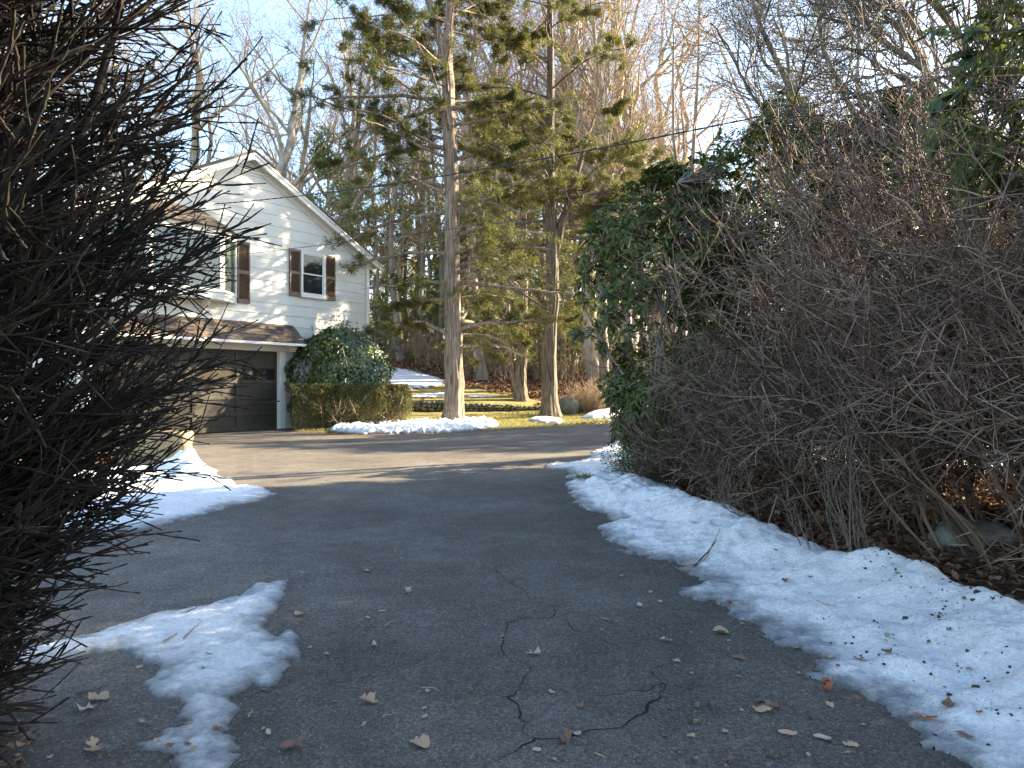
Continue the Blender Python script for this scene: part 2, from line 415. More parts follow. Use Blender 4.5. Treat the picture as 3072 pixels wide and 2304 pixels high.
def vnoise(x, y, seed=0, octs=3, f=1.0):
    """value noise, roughly -1..1"""
    out = 0; amp = 1; tot = 0
    for o in range(octs):
        xs = x * f; ys = y * f; xi = np.floor(xs).astype(int); yi = np.floor(ys).astype(int)
        fx = xs - xi; fy = ys - yi; fx = fx * fx * (3 - 2 * fx); fy = fy * fy * (3 - 2 * fy)
        def h(a, b_):
            n = (a * 374761393 + b_ * 668265263 + (seed + o) * 974634777) & 0xffffffff
            n = ((n ^ (n >> 13)) * 1274126177) & 0xffffffff
            return ((n ^ (n >> 16)) & 0xffff) / 32767.5 - 1
        out = out + amp * ((h(xi, yi) * (1 - fx) + h(xi + 1, yi) * fx) * (1 - fy) + (h(xi, yi + 1) * (1 - fx) + h(xi + 1, yi + 1) * fx) * fy)
        tot += amp; amp *= .5; f *= 2.03
    return out / tot

HD = np.array([.578, .816]); HN = np.array([.816, -.578]); HP = np.array([-6.48, 20.8]); HZ = .447
def Hw(t, out=0.): p = HP + HD * t + HN * out; return (p[0], p[1])

far_edge = [G(860, 1292), G(1000, 1305), G(1100, 1308), G(1300, 1303), G(1500, 1289), G(1700, 1280), G(1860, 1272)]
DRIVE = [(1.95, -14), (1.95, 2.5), (1.95, 6), (1.8, 9), (1.7, 11.5), (2.3, 13.5), (3.4, 15.2), (6, 16.6), (8, 17.5), (14, 18),
         (14, 20.4), (9, 20.8), (7, 22.3)] + far_edge[::-1] + [Hw(.35, .55), Hw(.1, -.02), Hw(-5.1, -.02), Hw(-5.4, .5),
         (-8.3, 15.2), (-7.2, 14.2), (-6.2, 13.0), (-5.7, 11.6), (-7, 10), (-14, 9), (-14, 5.8), (-6, 4.9), (-3.6, 4.0), (-2.35, 3.3), (-2.0, 2.6), (-1.9, 0), (-1.9, -14)]
LAWN = [G(880, 1294), G(1300, 1300), G(1500, 1289), G(1900, 1268), G(1930, 1240), G(1740, 1232), G(1610, 1200), G(1480, 1178), G(1350, 1146), G(1200, 1103), G(1090, 1088),
        (-30, 48), (-30, 24), Hw(3.4, 0), Hw(.4, .2)]

def build_ground():
    def axis(lo, hi, fine_lo, fine_hi, s):
        a = [fine_lo]; st = s
        while a[-1] > lo: st *= 1.25; a.append(a[-1] - st)
        b_ = [fine_hi]; st = s
        while b_[-1] < hi: st *= 1.25; b_.append(b_[-1] + st)
        return np.array(a[::-1][:-1] + list(np.arange(fine_lo, fine_hi, s)) + b_)
    xs = axis(-450, 450, -14, 14, .16); ys = axis(-60, 700, 1.5, 50, .16)
    X, Y = np.meshgrid(xs, ys)
    Z = gz(X, Y)
    sd = sdist(X, Y, DRIVE).reshape(X.shape); sl = sdist(X, Y, LAWN).reshape(X.shape)
    out = sstep(0, .6, -sd)
    rough = vnoise(X, Y, 3, 3, .9) * .05 + vnoise(X, Y, 9, 2, 3.5) * .018
    Z = Z + out * (rough * np.where(sl > 0, .5, 1) + .0)
    # low bank under the shrubs beyond the snow
    bank = sstep(.2, 2.2, X - 1.9) * sstep(15, 12, Y) * sstep(-.1, 1, -sd) * .22
    Z = Z + bank
    g = np.clip(.5 + sl * 1.2 + vnoise(X, Y, 5, 4, .8) * .45, 0, 1)
    n, m_ = X.shape; idx = np.arange(n * m_).reshape(n, m_)
    q = np.stack([idx[:-1, :-1], idx[:-1, 1:], idx[1:, 1:], idx[1:, :-1]], -1).reshape(-1, 4)
    o = mesh('ground', np.stack([X, Y, Z], -1).reshape(-1, 3), [q], M['ground'], smooth=True, attrs={'grass': g.ravel()})
    tag(o, kind='structure')
build_ground()

def gtop(x, y):
    """ground incl. bank (without the small roughness)"""
    x = np.asarray(x, float); y = np.asarray(y, float)
    sd = sdist(x, y, DRIVE).reshape(x.shape)
    return gz(x, y) + sstep(.2, 2.2, x - 1.9) * sstep(15, 12, y) * sstep(-.1, 1, -sd) * .22

def build_drive():
    xs = np.concatenate([np.arange(-14, -6, .4), np.arange(-6, 6, .08), np.arange(6, 30.1, .4)])
    ys = np.concatenate([np.arange(-14, 1.5, .5), np.arange(1.5, 26, .08), np.arange(26, 31.1, .3)])
    X, Y = np.meshgrid(xs, ys)
    sd = sdist(X, Y, DRIVE).reshape(X.shape) + vnoise(X, Y, 21, 3, 2.2) * .05
    Z = gz(X, Y) + .012 - np.clip(-sd, 0, .2) * .6
    Z = Z + 0.004 * vnoise(X, Y, 2, 2, .35)
    n, m_ = X.shape; idx = np.arange(n * m_).reshape(n, m_)
    q = np.stack([idx[:-1, :-1], idx[:-1, 1:], idx[1:, 1:], idx[1:, :-1]], -1).reshape(-1, 4)
    keep = (sd.ravel()[q] > -.12).any(1)
    q = q[keep]; used = np.unique(q); mp = np.full(n * m_, -1); mp[used] = np.arange(len(used))
    soil = np.clip(1 - sd / .55, 0, 1) * .95
    V = np.stack([X, Y, Z], -1).reshape(-1, 3)[used]
    o = mesh('driveway', V, [mp[q]], M['asphalt'], smooth=True, attrs={'soil': soil.ravel()[used]})
    tag(o, kind='structure')
    return o
drive = build_drive()

def build_cracks():
    C = [  # photo polylines, width
        ([(1497,2304),(1545,2260),(1590,2240),(1597,2236),(1680,2228),(1745,2212),(1800,2207),(1870,2195),(1895,2165),(1940,2145),(1955,2120),(1975,2105),(1990,2072),(1985,2060)], 5),
        ([(1597,2236),(1592,2210),(1575,2205),(1585,2180),(1565,2165),(1558,2130),(1530,2104),(1555,2100),(1553,2075),(1575,2045),(1595,2025),(1575,2000),(1556,1990)], 4),
        ([(1530,2104),(1500,2100),(1465,2090),(1440,2075)], 2.5), ([(1555,2100),(1600,2090),(1650,2075),(1675,2070)], 3),
        ([(1540,1995),(1515,1980),(1505,1940),(1520,1910),(1523,1880),(1560,1866),(1660,1862),(1670,1845),(1665,1828),(1635,1820)], 3.2),
        ([(1670,1850),(1700,1870),(1720,1895),(1780,1915),(1830,1935),(1870,1960),(1890,1985)], 2.2),
        ([(1580,1798),(1570,1775),(1515,1745),(1490,1720),(1485,1690)], 2.6),
        ([(1580,1798),(1680,1810),(1740,1820),(1790,1812)], 1.6),
        ([(1780,2100),(1850,2095),(1890,2086),(1950,2083),(1985,2065),(1970,2045),(1945,2020),(1985,2008),(2035,1995)], 2.6),
        ([(1525,2268),(1600,2255),(1640,2250),(1720,2235)], 2.4), ([(1880,2190),(1925,2235)], 1.8),
        ([(1830,2120),(1820,2150),(1840,2160)], 1.6),
        ([(430,1608),(500,1610),(560,1615),(640,1622),(700,1630),(800,1634),(960,1632)], 3),
        ([(1040,1500),(1200,1498),(1280,1485),(1330,1478),(1400,1484),(1480,1488),(1600,1490)], 2.4),
        ([(1100,2010),(1180,2012),(1240,2006),(1290,1990)], 1.4)]
    rc = random.Random(4)
    for poly, w in list(C):
        for (a0, b0), (a1, b1_) in zip(poly[:-1], poly[1:]):
            if rc.random() < .45 and w > 2:
                L_ = rc.uniform(15, 60); an = rc.uniform(0, 6.28); C.append(([(a1, b1_), (a1 + L_ * math.cos(an) * .6, b1_ + L_ * math.sin(an) * .2), (a1 + L_ * math.cos(an + .5) * 1.3, b1_ + L_ * math.sin(an + .5) * .4)], 1.3))
    for poly, w in C:
        P = np.array([G(a, b_) for a, b_ in poly]); s = np.concatenate([[0], np.cumsum(np.linalg.norm(np.diff(P, axis=0), axis=1))])
        K = max(8, int(s[-1] / .018)); q = np.linspace(0, s[-1], K)
        x = np.interp(q, s, P[:, 0]); y = np.interp(q, s, P[:, 1])
        x = x + vnoise(q * 1.0, q * 0 + w, 5, 4, 14) * .026; y = y + vnoise(q, q * 0 + 7 * w, 8, 4, 14) * .026
        t = np.gradient(np.stack([x, y], 1), axis=0); nn = nrm(np.stack([-t[:, 1], t[:, 0]], 1))
        wd = w * .00085 * np.clip(1 + 1.2 * vnoise(q, q * 0 + w, 4, 3, 12), .55, 2.0) * np.clip(np.minimum(q, s[-1] - q) / .2, .45, 1)
        A = np.stack([x, y], 1) + nn * wd[:, None]; B = np.stack([x, y], 1) - nn * wd[:, None]
        z = lambda p: gz(p[:, 0], p[:, 1]) + .0175
        V = np.concatenate([np.column_stack([A, z(A)]), np.column_stack([B, z(B)])])
        i = np.arange(K - 1); f = np.stack([i, i + 1, i + 1 + K, i + K], 1)
        mesh('crack', V, [f], M['crack'], drive)
build_cracks()

# ------------------------------------------------------------------ snow
SNOW_FIELDS = []
def snow_z(x, y):
    z = gtop(x, y)
    for f_ in SNOW_FIELDS: z = np.maximum(z, f_(x, y))
    return z

def snow(name, poly, res, hmax, grow_w, mat, label, seed=0, lump=.0, lumpf=4, edge=.05, jag=.03, group='old snow left on the ground', base=None, ridge=None):
    poly = np.asarray(poly, float)
    x0, y0 = poly.min(0) - .2; x1, y1 = poly.max(0) + .2
    def height(X, Y):
        sd = sdist(X, Y, poly).reshape(np.shape(X)) + vnoise(X, Y, seed + 1, 4, 5) * jag + vnoise(X, Y, seed + 2, 4, 14) * jag * 1.3 - np.clip(vnoise(X, Y, seed + 7, 4, 3.2) - .15, 0, 1) * jag * 3
        t = np.clip(sd / grow_w, 0, 1)
        h = hmax * (1 - (1 - t) ** 2.2) + np.clip(sd, 0, edge) * .25
        rr = .5 + .5 * vnoise(X, Y, seed + 3, 3, 1.3)
        h = h * (.5 + .8 * rr)
        h = h + lump * np.clip(vnoise(X, Y, seed + 4, 3, lumpf) * 1.3 + .35, 0, 1) * np.clip(sd / (grow_w * .6), 0, 1)
        h = h + (.013 * vnoise(X, Y, seed + 6, 3, 7) + .009 * vnoise(X, Y, seed + 8, 2, 19)) * np.clip(sd / .1, 0, 1)
        if ridge is not None: h = h + ridge(X, Y) * np.clip(sd / .35, 0, 1)
        h = np.where(sd > 0, h + .008, sd * .5)
        return sd, h
    xs = np.arange(x0, x1, res); ys = np.arange(y0, y1, res)
    X, Y = np.meshgrid(xs, ys)
    sd, h = height(X, Y)
    Z = (base or gtop)(X, Y) + .012 + h
    n, m_ = X.shape; idx = np.arange(n * m_).reshape(n, m_)
    q = np.stack([idx[:-1, :-1], idx[:-1, 1:], idx[1:, 1:], idx[1:, :-1]], -1).reshape(-1, 4)
    q = q[(sd.ravel()[q] > -2.2 * res).all(1)]
    used = np.unique(q); mp = np.full(n * m_, -1); mp[used] = np.arange(len(used))
    th = np.clip(h / min(.06, hmax * 1.35), 0, 1) * .62 + np.clip(sd / .8, 0, .4)
    V = np.stack([X, Y, Z], -1).reshape(-1, 3)[used]
    c = np.array([poly[:, 0].mean(), poly[:, 1].mean(), 0]); c[2] = float(gz(c[0], c[1]))
    o = mesh(name, V - c, [mp[q]], mat, smooth=True, attrs={'thick': th.ravel()[used]}, loc=tuple(c))
    tag(o, label, 'snow patch', group)
    def zf(x, y):
        s2, h2 = height(np.asarray(x, float), np.asarray(y, float)); return np.where(s2 > 0, gtop(x, y) + .012 + h2, -9)
    SNOW_FIELDS.append(zf)
    return o

t1 = [(0,945),(200,900),(350,860),(500,830),(650,795),(850,735),(1050,670),(1300,625),(1450,585),(1570,555),(1650,490),(1690,480),(1740,488),(1800,465),(1860,460),(1870,500),(1830,570),(1780,650),(1740,690),(1720,780),(1740,825),(1800,840),(1850,810),(1890,775),(1940,780),(1960,840),(1940,900),(1925,960),(1850,1040),(1830,1090),(1780,1140),(1690,1150),(1640,1130),(1560,1180),(1490,1230),(1530,1280),(1520,1340),(1480,1370),(1550,1410),(1600,1480),(1570,1530),(1590,1545),(1530,1580),(1570,1600),(1480,1659),(1430,1720),(1300,1760),(1100,1730),(1040,1659),(1000,1610),(900,1590),(865,1560),(920,1520),(1050,1490),(1060,1460),(1170,1410),(1100,1400),(1060,1380),(1090,1330),(1120,1290),(1100,1260),(1000,1240),(940,1190),(940,1130),(980,1070),(1040,1040),(1000,1010),(820,985),(870,940),(750,935),(600,945),(400,990),(200,1020),(0,1060),(-300,1130),(-300,1010)]
p1 = [G(a / 2.16, 1536 + b_ / 2.16) for a, b_ in t1]
snow('snow_patch', p1, .012, .024, .5, M['snow_clean'], 'jagged thin ice and snow tongue on the asphalt beside the bare winged bush', 10, .02, 3, .03, .03)
p2 = [G(*a) for a in [(830,1485),(790,1468),(730,1462),(700,1450),(690,1435),(668,1440),(640,1425),(655,1415),(620,1402),(600,1385),(560,1378),(520,1385),(470,1400),(380,1405),(250,1410),(100,1420),(-200,1430),(-900,1440),(-900,1700),(-200,1640),(100,1618),(300,1600),(440,1590),(540,1565),(610,1548),(700,1520),(800,1500)]]
def ridge2(X, Y):
    c = G(565, 1420); c2 = G(612, 1432)
    return .26 * np.exp(-(((X - c[0]) / .42) ** 2 + ((Y - c[1]) / .4) ** 2)) * (1 + .5 * vnoise(X, Y, 70, 3, 5)) + .15 * np.exp(-(((X - c2[0]) / .3) ** 2 + ((Y - c2[1]) / .3) ** 2)) * (1 + .6 * vnoise(X, Y, 71, 3, 6)) 
snow('snow_patch', p2, .03, .03, .6, M['snow_clean'], 'wide sunlit snow patch with a heap of lumps below the tan stone block', 30, .03, 4, .03, .05, ridge=ridge2)
tr_ = [(1635,1401),(1664,1390),(1715,1394),(1745,1385),(1780,1366),(1775,1358),(1809,1341),(1852,1325),(1930,1318),(1970,1350),(2000,1420),(2050,1480),(2110,1520),(2250,1560),(2500,1680),(2800,1790),(3072,1880),(3300,1960)]
lo_ = [(2867,2304),(2844,2277),(2798,2249),(2742,2226),(2710,2189),(2668,2152),(2622,2124),(2604,2096),(2534,2075),(2478,2068),(2451,2050),(2418,2031),(2451,2024),(2423,2013),(2446,1994),(2423,1983),(2349,1953),(2307,1916),(2293,1888),(2233,1869),(2187,1842),(2168,1823),(2141,1809),(2092,1811),(2048,1795),(2033,1777),(2085,1767),(2115,1754),(2094,1735),(2048,1719),(2038,1698),(2001,1689),(1945,1680),(1880,1661),(1834,1629),(1811,1610),(1793,1585),(1839,1568),(1769,1536),(1718,1500),(1711,1479),(1693,1453),(1725,1445),(1700,1435),(1720,1425),(1700,1413),(1650,1412)]
p3 = [G(*a) for a in tr_] + [(3.6, 3.4), (3.4, 1.0), (1.75, 1.0), (1.8, 2.4)] + [G(*a) for a in lo_]
def ridge3(X, Y):
    cx = np.interp(Y, [1, 3, 4.5, 5.2, 6.2, 8, 9, 12], [2.7, 2.65, 2.6, 2.45, 2.2, 1.75, 1.45, 1.3])
    return .15 * np.exp(-((X - cx) / .42) ** 2) * np.clip(1 + .7 * vnoise(X, Y, 81, 3, 1.6), .2, 2) * sstep(13, 9, Y) + .025 * vnoise(X, Y, 83, 3, 4)
snow('snow_bank', p3, .02, .035, .6, M['snow'], 'long plowed snow bank with dirt and leaves along the driveway below the bare shrubs', 50, .055, 4.5, .03, .06, ridge=ridge3)
p4 = [G(*a) for a in [(988,1293),(1010,1283),(1050,1286),(1100,1280),(1150,1276),(1200,1272),(1300,1270),(1400,1268),(1450,1262),(1485,1270),(1498,1280),(1440,1290),(1350,1298),(1200,1302),(1080,1303),(1010,1300)]]
snow('snow_bank', p4, .022, .05, .2, M['snow_clean'], 'low lumpy snow bank on the driveway edge at the foot of the largest cedar', 90, .11, 7, .05, .07)
p5 = [G(*a) for a in [(1582,1262),(1620,1256),(1660,1258),(1692,1264),(1680,1272),(1630,1272)]]
snow('snow_patch', p5, .04, .08, .25, M['snow_clean'], 'small snow patch on the grass at the foot of the dark barked cedar', 110, .03, 3, .04, .04)
p6 = [G(*a) for a in [(1732,1256),(1770,1242),(1830,1232),(1900,1218),(1960,1206),(2100,1215),(2100,1258),(1950,1250),(1850,1256),(1780,1258)]]
snow('snow_patch', p6, .05, .1, .5, M['snow'], 'snow over the boulders at the far bend of the driveway', 120, .12, 1.5, .05, .06)
p6b = [G(*a) for a in [(1815,1265),(1900,1259),(2000,1262),(1960,1269),(1860,1270)]]
snow('snow_patch', p6b, .05, .05, .3, M['snow_clean'], 'narrow snow strip where the far driveway edge meets the grass', 130, .02, 3, .04, .04)
p7 = [G(*a) for a in [(1000,1092),(1100,1098),(1180,1105),(1270,1122),(1335,1142),(1335,1156),(1300,1160),(1240,1168),(1130,1172),(1000,1165)]]
snow('snow_patch', p7, .12, .06, .8, M['snow_clean'], 'large snow sheet on the upper lawn beyond the clipped hedge', 140, .02, 1, .05, .35)
p8 = [G(*a) for a in [(1200,1192),(1240,1185),(1330,1180),(1350,1184),(1345,1191),(1270,1194)]]
snow('snow_patch', p8, .06, .04, .5, M['snow_clean'], 'streak of snow on the upper lawn just above the stone wall', 150, .01, 1, .05, .12)
p9 = [G(*a) for a in [(1380,1188),(1420,1184),(1480,1187),(1500,1191),(1420,1193)]]
snow('snow_patch', p9, .06, .035, .5, M['snow_clean'], 'thin snow remnant above the wall between the two front cedars', 160, .01, 1, .05, .12)
p10 = [(3.2, 12.2), (5, 10.5), (9, 9.6), (14, 11), (16, 15.5), (9, 15.6), (5, 14.4)]
snow('snow_patch', p10, .09, .09, .8, M['snow_clean'], 'shaded snow sheet glimpsed through the stems of the bare shrubs', 170, .04, 1, .05, .12)

# ------------------------------------------------------------------ house
def build_house():
    H = empty('house', (HP[0], HP[1], HZ), math.atan2(HD[1], HD[0]))
    tag(H, 'white gabled house with brown shutters, bay window and dark garage door', 'house')
    A = -.965; PK = 7.87 - HZ; SL = .505; TL, TR = -5.3, 3.37   # apex x, height, slope
    roofz = lambda t: PK - .12 - SL * abs(t - A)
    # solid wall body
    mb = MB()
    for x0, x1, z0, z1 in ((TL, -4.98, -.3, 2.5), (.02, TR, -.3, 2.5)): mb.box(x0, x1, .0, .25, z0, z1)
    mb.prism([(TL, 2.5), (TR, 2.5), (TR, roofz(TR)), (A, roofz(A)), (TL, roofz(TL))], .0, .25)
    mb.box(TL, TL + .2, .25, 11.5, -.3, roofz(TL)); mb.box(TR - .2, TR, .25, 11.5, -.3, roofz(TR)); 
    mb.prism([(TL + .2, -.3), (TR - .2, -.3), (TR - .2, roofz(TR)), (A, roofz(A)), (TL + .2, roofz(TL))], 11.25, 11.5)
    mb.box(TL + .2, -4.98, .25, .9, -.3, 2.5); mb.box(.02, .4, .25, .9, -.3, 2.5)
    wl = mb.build('wall', M['siding'], H)
    # siding courses as real lapped boards
    mb = MB(); z = -.2; ex = .305; k = 0; rnd = random.Random(3)
    while z < PK:
        z1 = z + ex
        def lim(zz):
            if zz > roofz(TR): 
                w_ = (PK - .12 - zz) / SL; return A - w_, A + w_
            return TL, TR
        (a0, b0), (a1, b1) = lim(z), lim(z1)
        a0 = max(a0, TL); b0 = min(b0, TR); a1 = max(a1, TL); b1 = min(b1, TR)
        if b0 - a0 > .1:
            x = a0; segs = []
            cuts = [a0]; xx = a0 + rnd.uniform(.3, 1.2)
            while xx < b0 - .15: cuts.append(xx); xx += 1.22
            cuts.append(b0)
            for i in range(len(cuts) - 1):
                l, r = cuts[i] + .0015, cuts[i + 1] - .0015
                lt, rt_ = max(l, a1), min(r, b1)
                if z < 2.6 and r > -4.98 and l < .02:
                    if z < 2.35: continue
                if rt_ < lt: lt = rt_ = (l + r) / 2 if b1 <= a1 else min(max((l + r) / 2, a1), b1)
                if b1 <= a1: lt = rt_ = min(max(A, l), r)
                yo = -.022 - rnd.uniform(0, .003)
                vs = [(l, yo, z), (r, yo, z), (rt_, -.006, z1 + .004), (lt, -.006, z1 + .004), (l, 0, z), (r, 0, z)]
                mb.add(vs, [(0, 1, 2, 3), (4, 5, 1, 0)])
        z += ex; k += 1
    mb.build('siding', M['siding'], H)
    mb = MB(); mb.box(TR - .0, TR + .03, -.045, .1, -.2, roofz(TR)); mb.box(TR - .1, TR, -.045, -.026, -.2, roofz(TR) - .02); mb.build('corner_board', M['white'], H)
    # roof slabs
    for s in (-1, 1):
        xe = A + s * (TR - A + .32); mb = MB()
        pts = [(A, PK - .06), (xe, PK - .06 - SL * abs(xe - A)), (xe, PK + .02 - SL * abs(xe - A)), (A, PK + .02)]
        mb.prism(pts if s > 0 else pts[::-1], -.30, 11.8)
        r = mb.build('roof', M['shingle'], H)
        mb = MB()  # rake boards and moulding
        def rk(y0, y1, dz0, dz1):
            q = [(A, PK + dz0), (xe, PK + dz0 - SL * abs(xe - A)), (xe, PK + dz1 - SL * abs(xe - A)), (A, PK + dz1)]
            mb.prism(q if s > 0 else q[::-1], y0, y1)
        rk(-.285, -.262, -.24, -.062); rk(-.262, -.03, -.155, -.135); rk(-.05, -.024, -.34, -.158); rk(-.31, -.287, -.115, -.064); rk(-.075, -.052, -.2, -.158)
        mb.build('rake_board', M['white'], r)
    # vent
    mb = MB(); vz = PK - .5; hw = .62
    mb.prism([(A - hw, vz - SL * hw + .34), (A + hw, vz - SL * hw + .34), (A, vz + .34)], -.03, -.026)
    vent = mb.build('gable_vent', M['dark'], H); mb = MB()
    for i in range(5):
        zz = vz - SL * hw + .35 + i * .062; w_ = hw - (i * .062 + .02) / SL
        if w_ > .02: mb.add([(A - w_, -.075, zz), (A + w_, -.075, zz), (A + w_ * .97, -.03, zz + .04), (A - w_ * .97, -.03, zz + .04)], [(0, 1, 2, 3)])
    mb.build('louver', M['white'], vent); mb = MB()
    mb.box(A - hw - .08, A + hw + .08, -.06, -.024, vz - SL * hw + .28, vz - SL * hw + .335); mb.build('sill', M['white'], vent)
    # shutters
    def shutter(x0, x1, z0, z1):
        mb = MB(); st = .045; y0, y1 = -.075, -.03
        mb.box(x0, x0 + st, y0, y1, z0, z1); mb.box(x1 - st, x1, y0, y1, z0, z1)
        zm = (z0 + z1) / 2
        for a, b_ in ((z0, z0 + .11), (zm - .045, zm + .045), (z1 - .07, z1)): mb.box(x0 + st, x1 - st, y0 + .003, y1, a, b_)
        o = mb.build('shutter', M['shutter'], H, bevel=.004); mb = MB()
        for a, b_ in ((z0 + .11, zm - .045), (zm + .045, z1 - .07)):
            z = a + .01
            while z < b_ - .02:
                mb.add([(x0 + st, y0 + .01, z), (x1 - st, y0 + .01, z), (x1 - st, y1 - .004, z + .028), (x0 + st, y1 - .004, z + .028)], [(0, 1, 2, 3)]); z += .034
        mb.build('louver', M['shutter'], o)
        mb = MB(); mb.box(x0 + st, x1 - st, y1 - .002, y1, z0 + .1, z1 - .06); mb.build('backing', M['dark'], o)
    shutter(.335, .715, 4.18 - HZ, 5.5 - HZ); shutter(1.62, 2.0, 4.18 - HZ, 5.5 - HZ)
    shutter(-1.335, -.955, 3.82 - HZ, 5.45 - HZ); shutter(-5.08, -4.70, 3.82 - HZ, 5.45 - HZ)
    # window
    def frame_box(mb, x0, x1, z0, z1, w, y0, y1):
        mb.box(x0, x0 + w, y0, y1, z0, z1); mb.box(x1 - w, x1, y0, y1, z0, z1); mb.box(x0 + w, x1 - w, y0, y1, z0, z0 + w); mb.box(x0 + w, x1 - w, y0, y1, z1 - w, z1)
    x0, x1, z0, z1 = .725, 1.61, 4.22 - HZ, 5.5 - HZ
    mb = MB(); frame_box(mb, x0, x1, z0, z1, .06, -.085, -.026); mb.box(x0 - .02, x1 + .02, -.12, -.03, z0 - .05, z0 - .002)
    w_ = mb.build('window', M['white'], H, bevel=.003); mb = MB()
    zm = (z0 + z1) / 2
    frame_box(mb, x0 + .06, x1 - .06, zm - .02, z1 - .06, .035, -.062, -.028); frame_box(mb, x0 + .06, x1 - .06, z0 + .06, zm + .02, .035, -.05, -.03)
    mb.build('sash', M['white'], w_)
    mb = MB(); mb.box(x0 + .095, x1 - .095, -.042, -.03, z0 + .09, zm); mb.box(x0 + .095, x1 - .095, -.05, -.036, zm, z1 - .095); mb.build('pane', M['glass_dark'], w_)
    # bay window
    x0, x1 = -4.68, -1.35; a, o_ = .72, .5; zb, zt = 3.99 - HZ, 5.42 - HZ
    ring = [(x0, -.02), (x0 + a, -o_), (x1 - a, -o_), (x1, -.02)]
    mb = MB(); grow_ = lambda g: [(x0 - g, -.024), (x0 + a - g * .5, -o_ - g), (x1 - a + g * .5, -o_ - g), (x1 + g, -.024)]
    mb.zprism(grow_(.03)[::-1], 3.78 - HZ, zb - .03); mb.zprism(grow_(.07)[::-1], zb - .03, zb)
    bay = mb.build('bay_window', M['white'], H, bevel=.004)
    mb = MB(); mb.zprism(grow_(.05)[::-1], zt, zt + .14); mb.build('cornice', M['white'], bay, bevel=.004)
    mb = MB()
    def post(p, q, w):  # vertical board between two plan points
        d = Vector((q[0] - p[0], q[1] - p[1], 0)).normalized(); n = Vector((d.y, -d.x, 0)) * .03
        pts = [(p[0] + n.x, p[1] + n.y), (q[0] + n.x, q[1] + n.y), (q[0] - n.x, q[1] - n.y), (p[0] - n.x, p[1] - n.y)]
        mb.zprism(pts, zb, zt)
    def lerp(p, q, t): return (p[0] + (q[0] - p[0]) * t, p[1] + (q[1] - p[1]) * t)
    pane = MB()
    for i in range(3):
        p, q = ring[i], ring[i + 1]; Ln = math.hypot(q[0] - p[0], q[1] - p[1]); w = .085 / Ln
        post(p, lerp(p, q, w), .08); post(lerp(p, q, 1 - w), q, .08)
        d = Vector((q[0] - p[0], q[1] - p[1], 0)).normalized(); n = Vector((d.y, -d.x, 0))
        P0, Q0 = lerp(p, q, w), lerp(p, q, 1 - w)
        for za, zc in ((zb, zb + .05), (zt - .05, zt)):
            pts = [(P0[0] + n.x * .022, P0[1] + n.y * .022), (Q0[0] + n.x * .022, Q0[1] + n.y * .022), (Q0[0] - n.x * .03, Q0[1] - n.y * .03), (P0[0] - n.x * .03, P0[1] - n.y * .03)]
            mb.zprism(pts, za, zc)
        pane.add([(P0[0], P0[1], zb + .05), (Q0[0], Q0[1], zb + .05), (Q0[0], Q0[1], zt - .05), (P0[0], P0[1], zt - .05)], [(0, 1, 2, 3)])
    mb.build('frame', M['white'], bay); pane.build('pane', M['glass_clear'], bay)
    # curtain: pleated sheet behind the glass
    V = []; K = 260
    path = [(x0 + .22, .0 - .06), (x0 + a + .1, -o_ + .12), (x1 - a - .1, -o_ + .12), (x1 - .22, -.06)]
    L_ = [0]
    for i in range(3): L_.append(L_[-1] + math.hypot(path[i + 1][0] - path[i][0], path[i + 1][1] - path[i][1]))
    for i in range(K):
        s = i / (K - 1) * L_[-1]; x = np.interp(s, L_, [p[0] for p in path]); y = np.interp(s, L_, [p[1] for p in path])
        y += .028 * math.sin(s * 60) + .012 * math.sin(s * 23)
        V += [(x, y, zb + .02), (x, y, zt - .01)]
    i = np.arange(K - 1) * 2
    mesh('curtain', V, [np.stack([i, i + 2, i + 3, i + 1], 1)], M['curtain'], bay, smooth=True)
    for bx in (-1.35 - .95, -4.68 + .95):
        mb = MB(); mb.v = []; pr = [(-.024, 3.78), (-.024, 3.42), (-.06, 3.42), (-.09, 3.5), (-.16, 3.6), (-.26, 3.66), (-.32, 3.72), (-.32, 3.779)]
        n = len(pr); vs = [(bx - .04, y, z - HZ) for y, z in pr] + [(bx + .04, y, z - HZ) for y, z in pr]
        mb.add(vs, [tuple(range(n)), tuple(range(2 * n - 1, n - 1, -1))] + [(i, i + n, (i + 1) % n + n, (i + 1) % n) for i in range(n)])
        mb.build('bracket', M['white'], bay)
    # shingled sheets: quad patch given eave pair and top pair
    def shingles(e0, e1, t0, t1, rows, tabw, mbx, seed=0):
        rn = random.Random(seed); e0, e1, t0, t1 = map(Vector, (e0, e1, t0, t1))
        nrm_ = (e1 - e0).cross(t0 - e0).normalized()
        if nrm_.z < 0: nrm_ = -nrm_
        Wd = (e1 - e0).length
        for r in range(rows):
            v0 = r / rows - .01; v1 = (r + 1.25) / rows
            v1 = min(v1, 1.0)
            x = -rn.uniform(0, tabw) - (r % 2) * tabw / 2
            while x < Wd:
                w = tabw * rn.uniform(.8, 1.2); l = max(x, 0) / Wd; rr = min(x + w - .006, Wd) / Wd; x += w
                if rr <= l: continue
                P = lambda u, v: (e0.lerp(e1, u)).lerp(t0.lerp(t1, u), v)
                h0 = .016 + rn.uniform(0, .006); dv = rn.uniform(-.012, .012) if r else 0
                a_, b_, c_, d_ = P(l, v0 + dv), P(rr, v0 + dv), P(rr, v1), P(l, v1)
                vs = [a_ + nrm_ * h0, b_ + nrm_ * h0, c_ + nrm_ * .003, d_ + nrm_ * .003, a_, b_]
                mbx.add(vs, [(0, 1, 2, 3), (4, 5, 1, 0)])
    # bay roof
    zr = zt + .14; zt2 = zr + .52
    e = [(x0 - .12, -.02), (x0 + a - .1, -o_ - .16), (x1 - a + .1, -o_ - .16), (x1 + .12, -.02)]
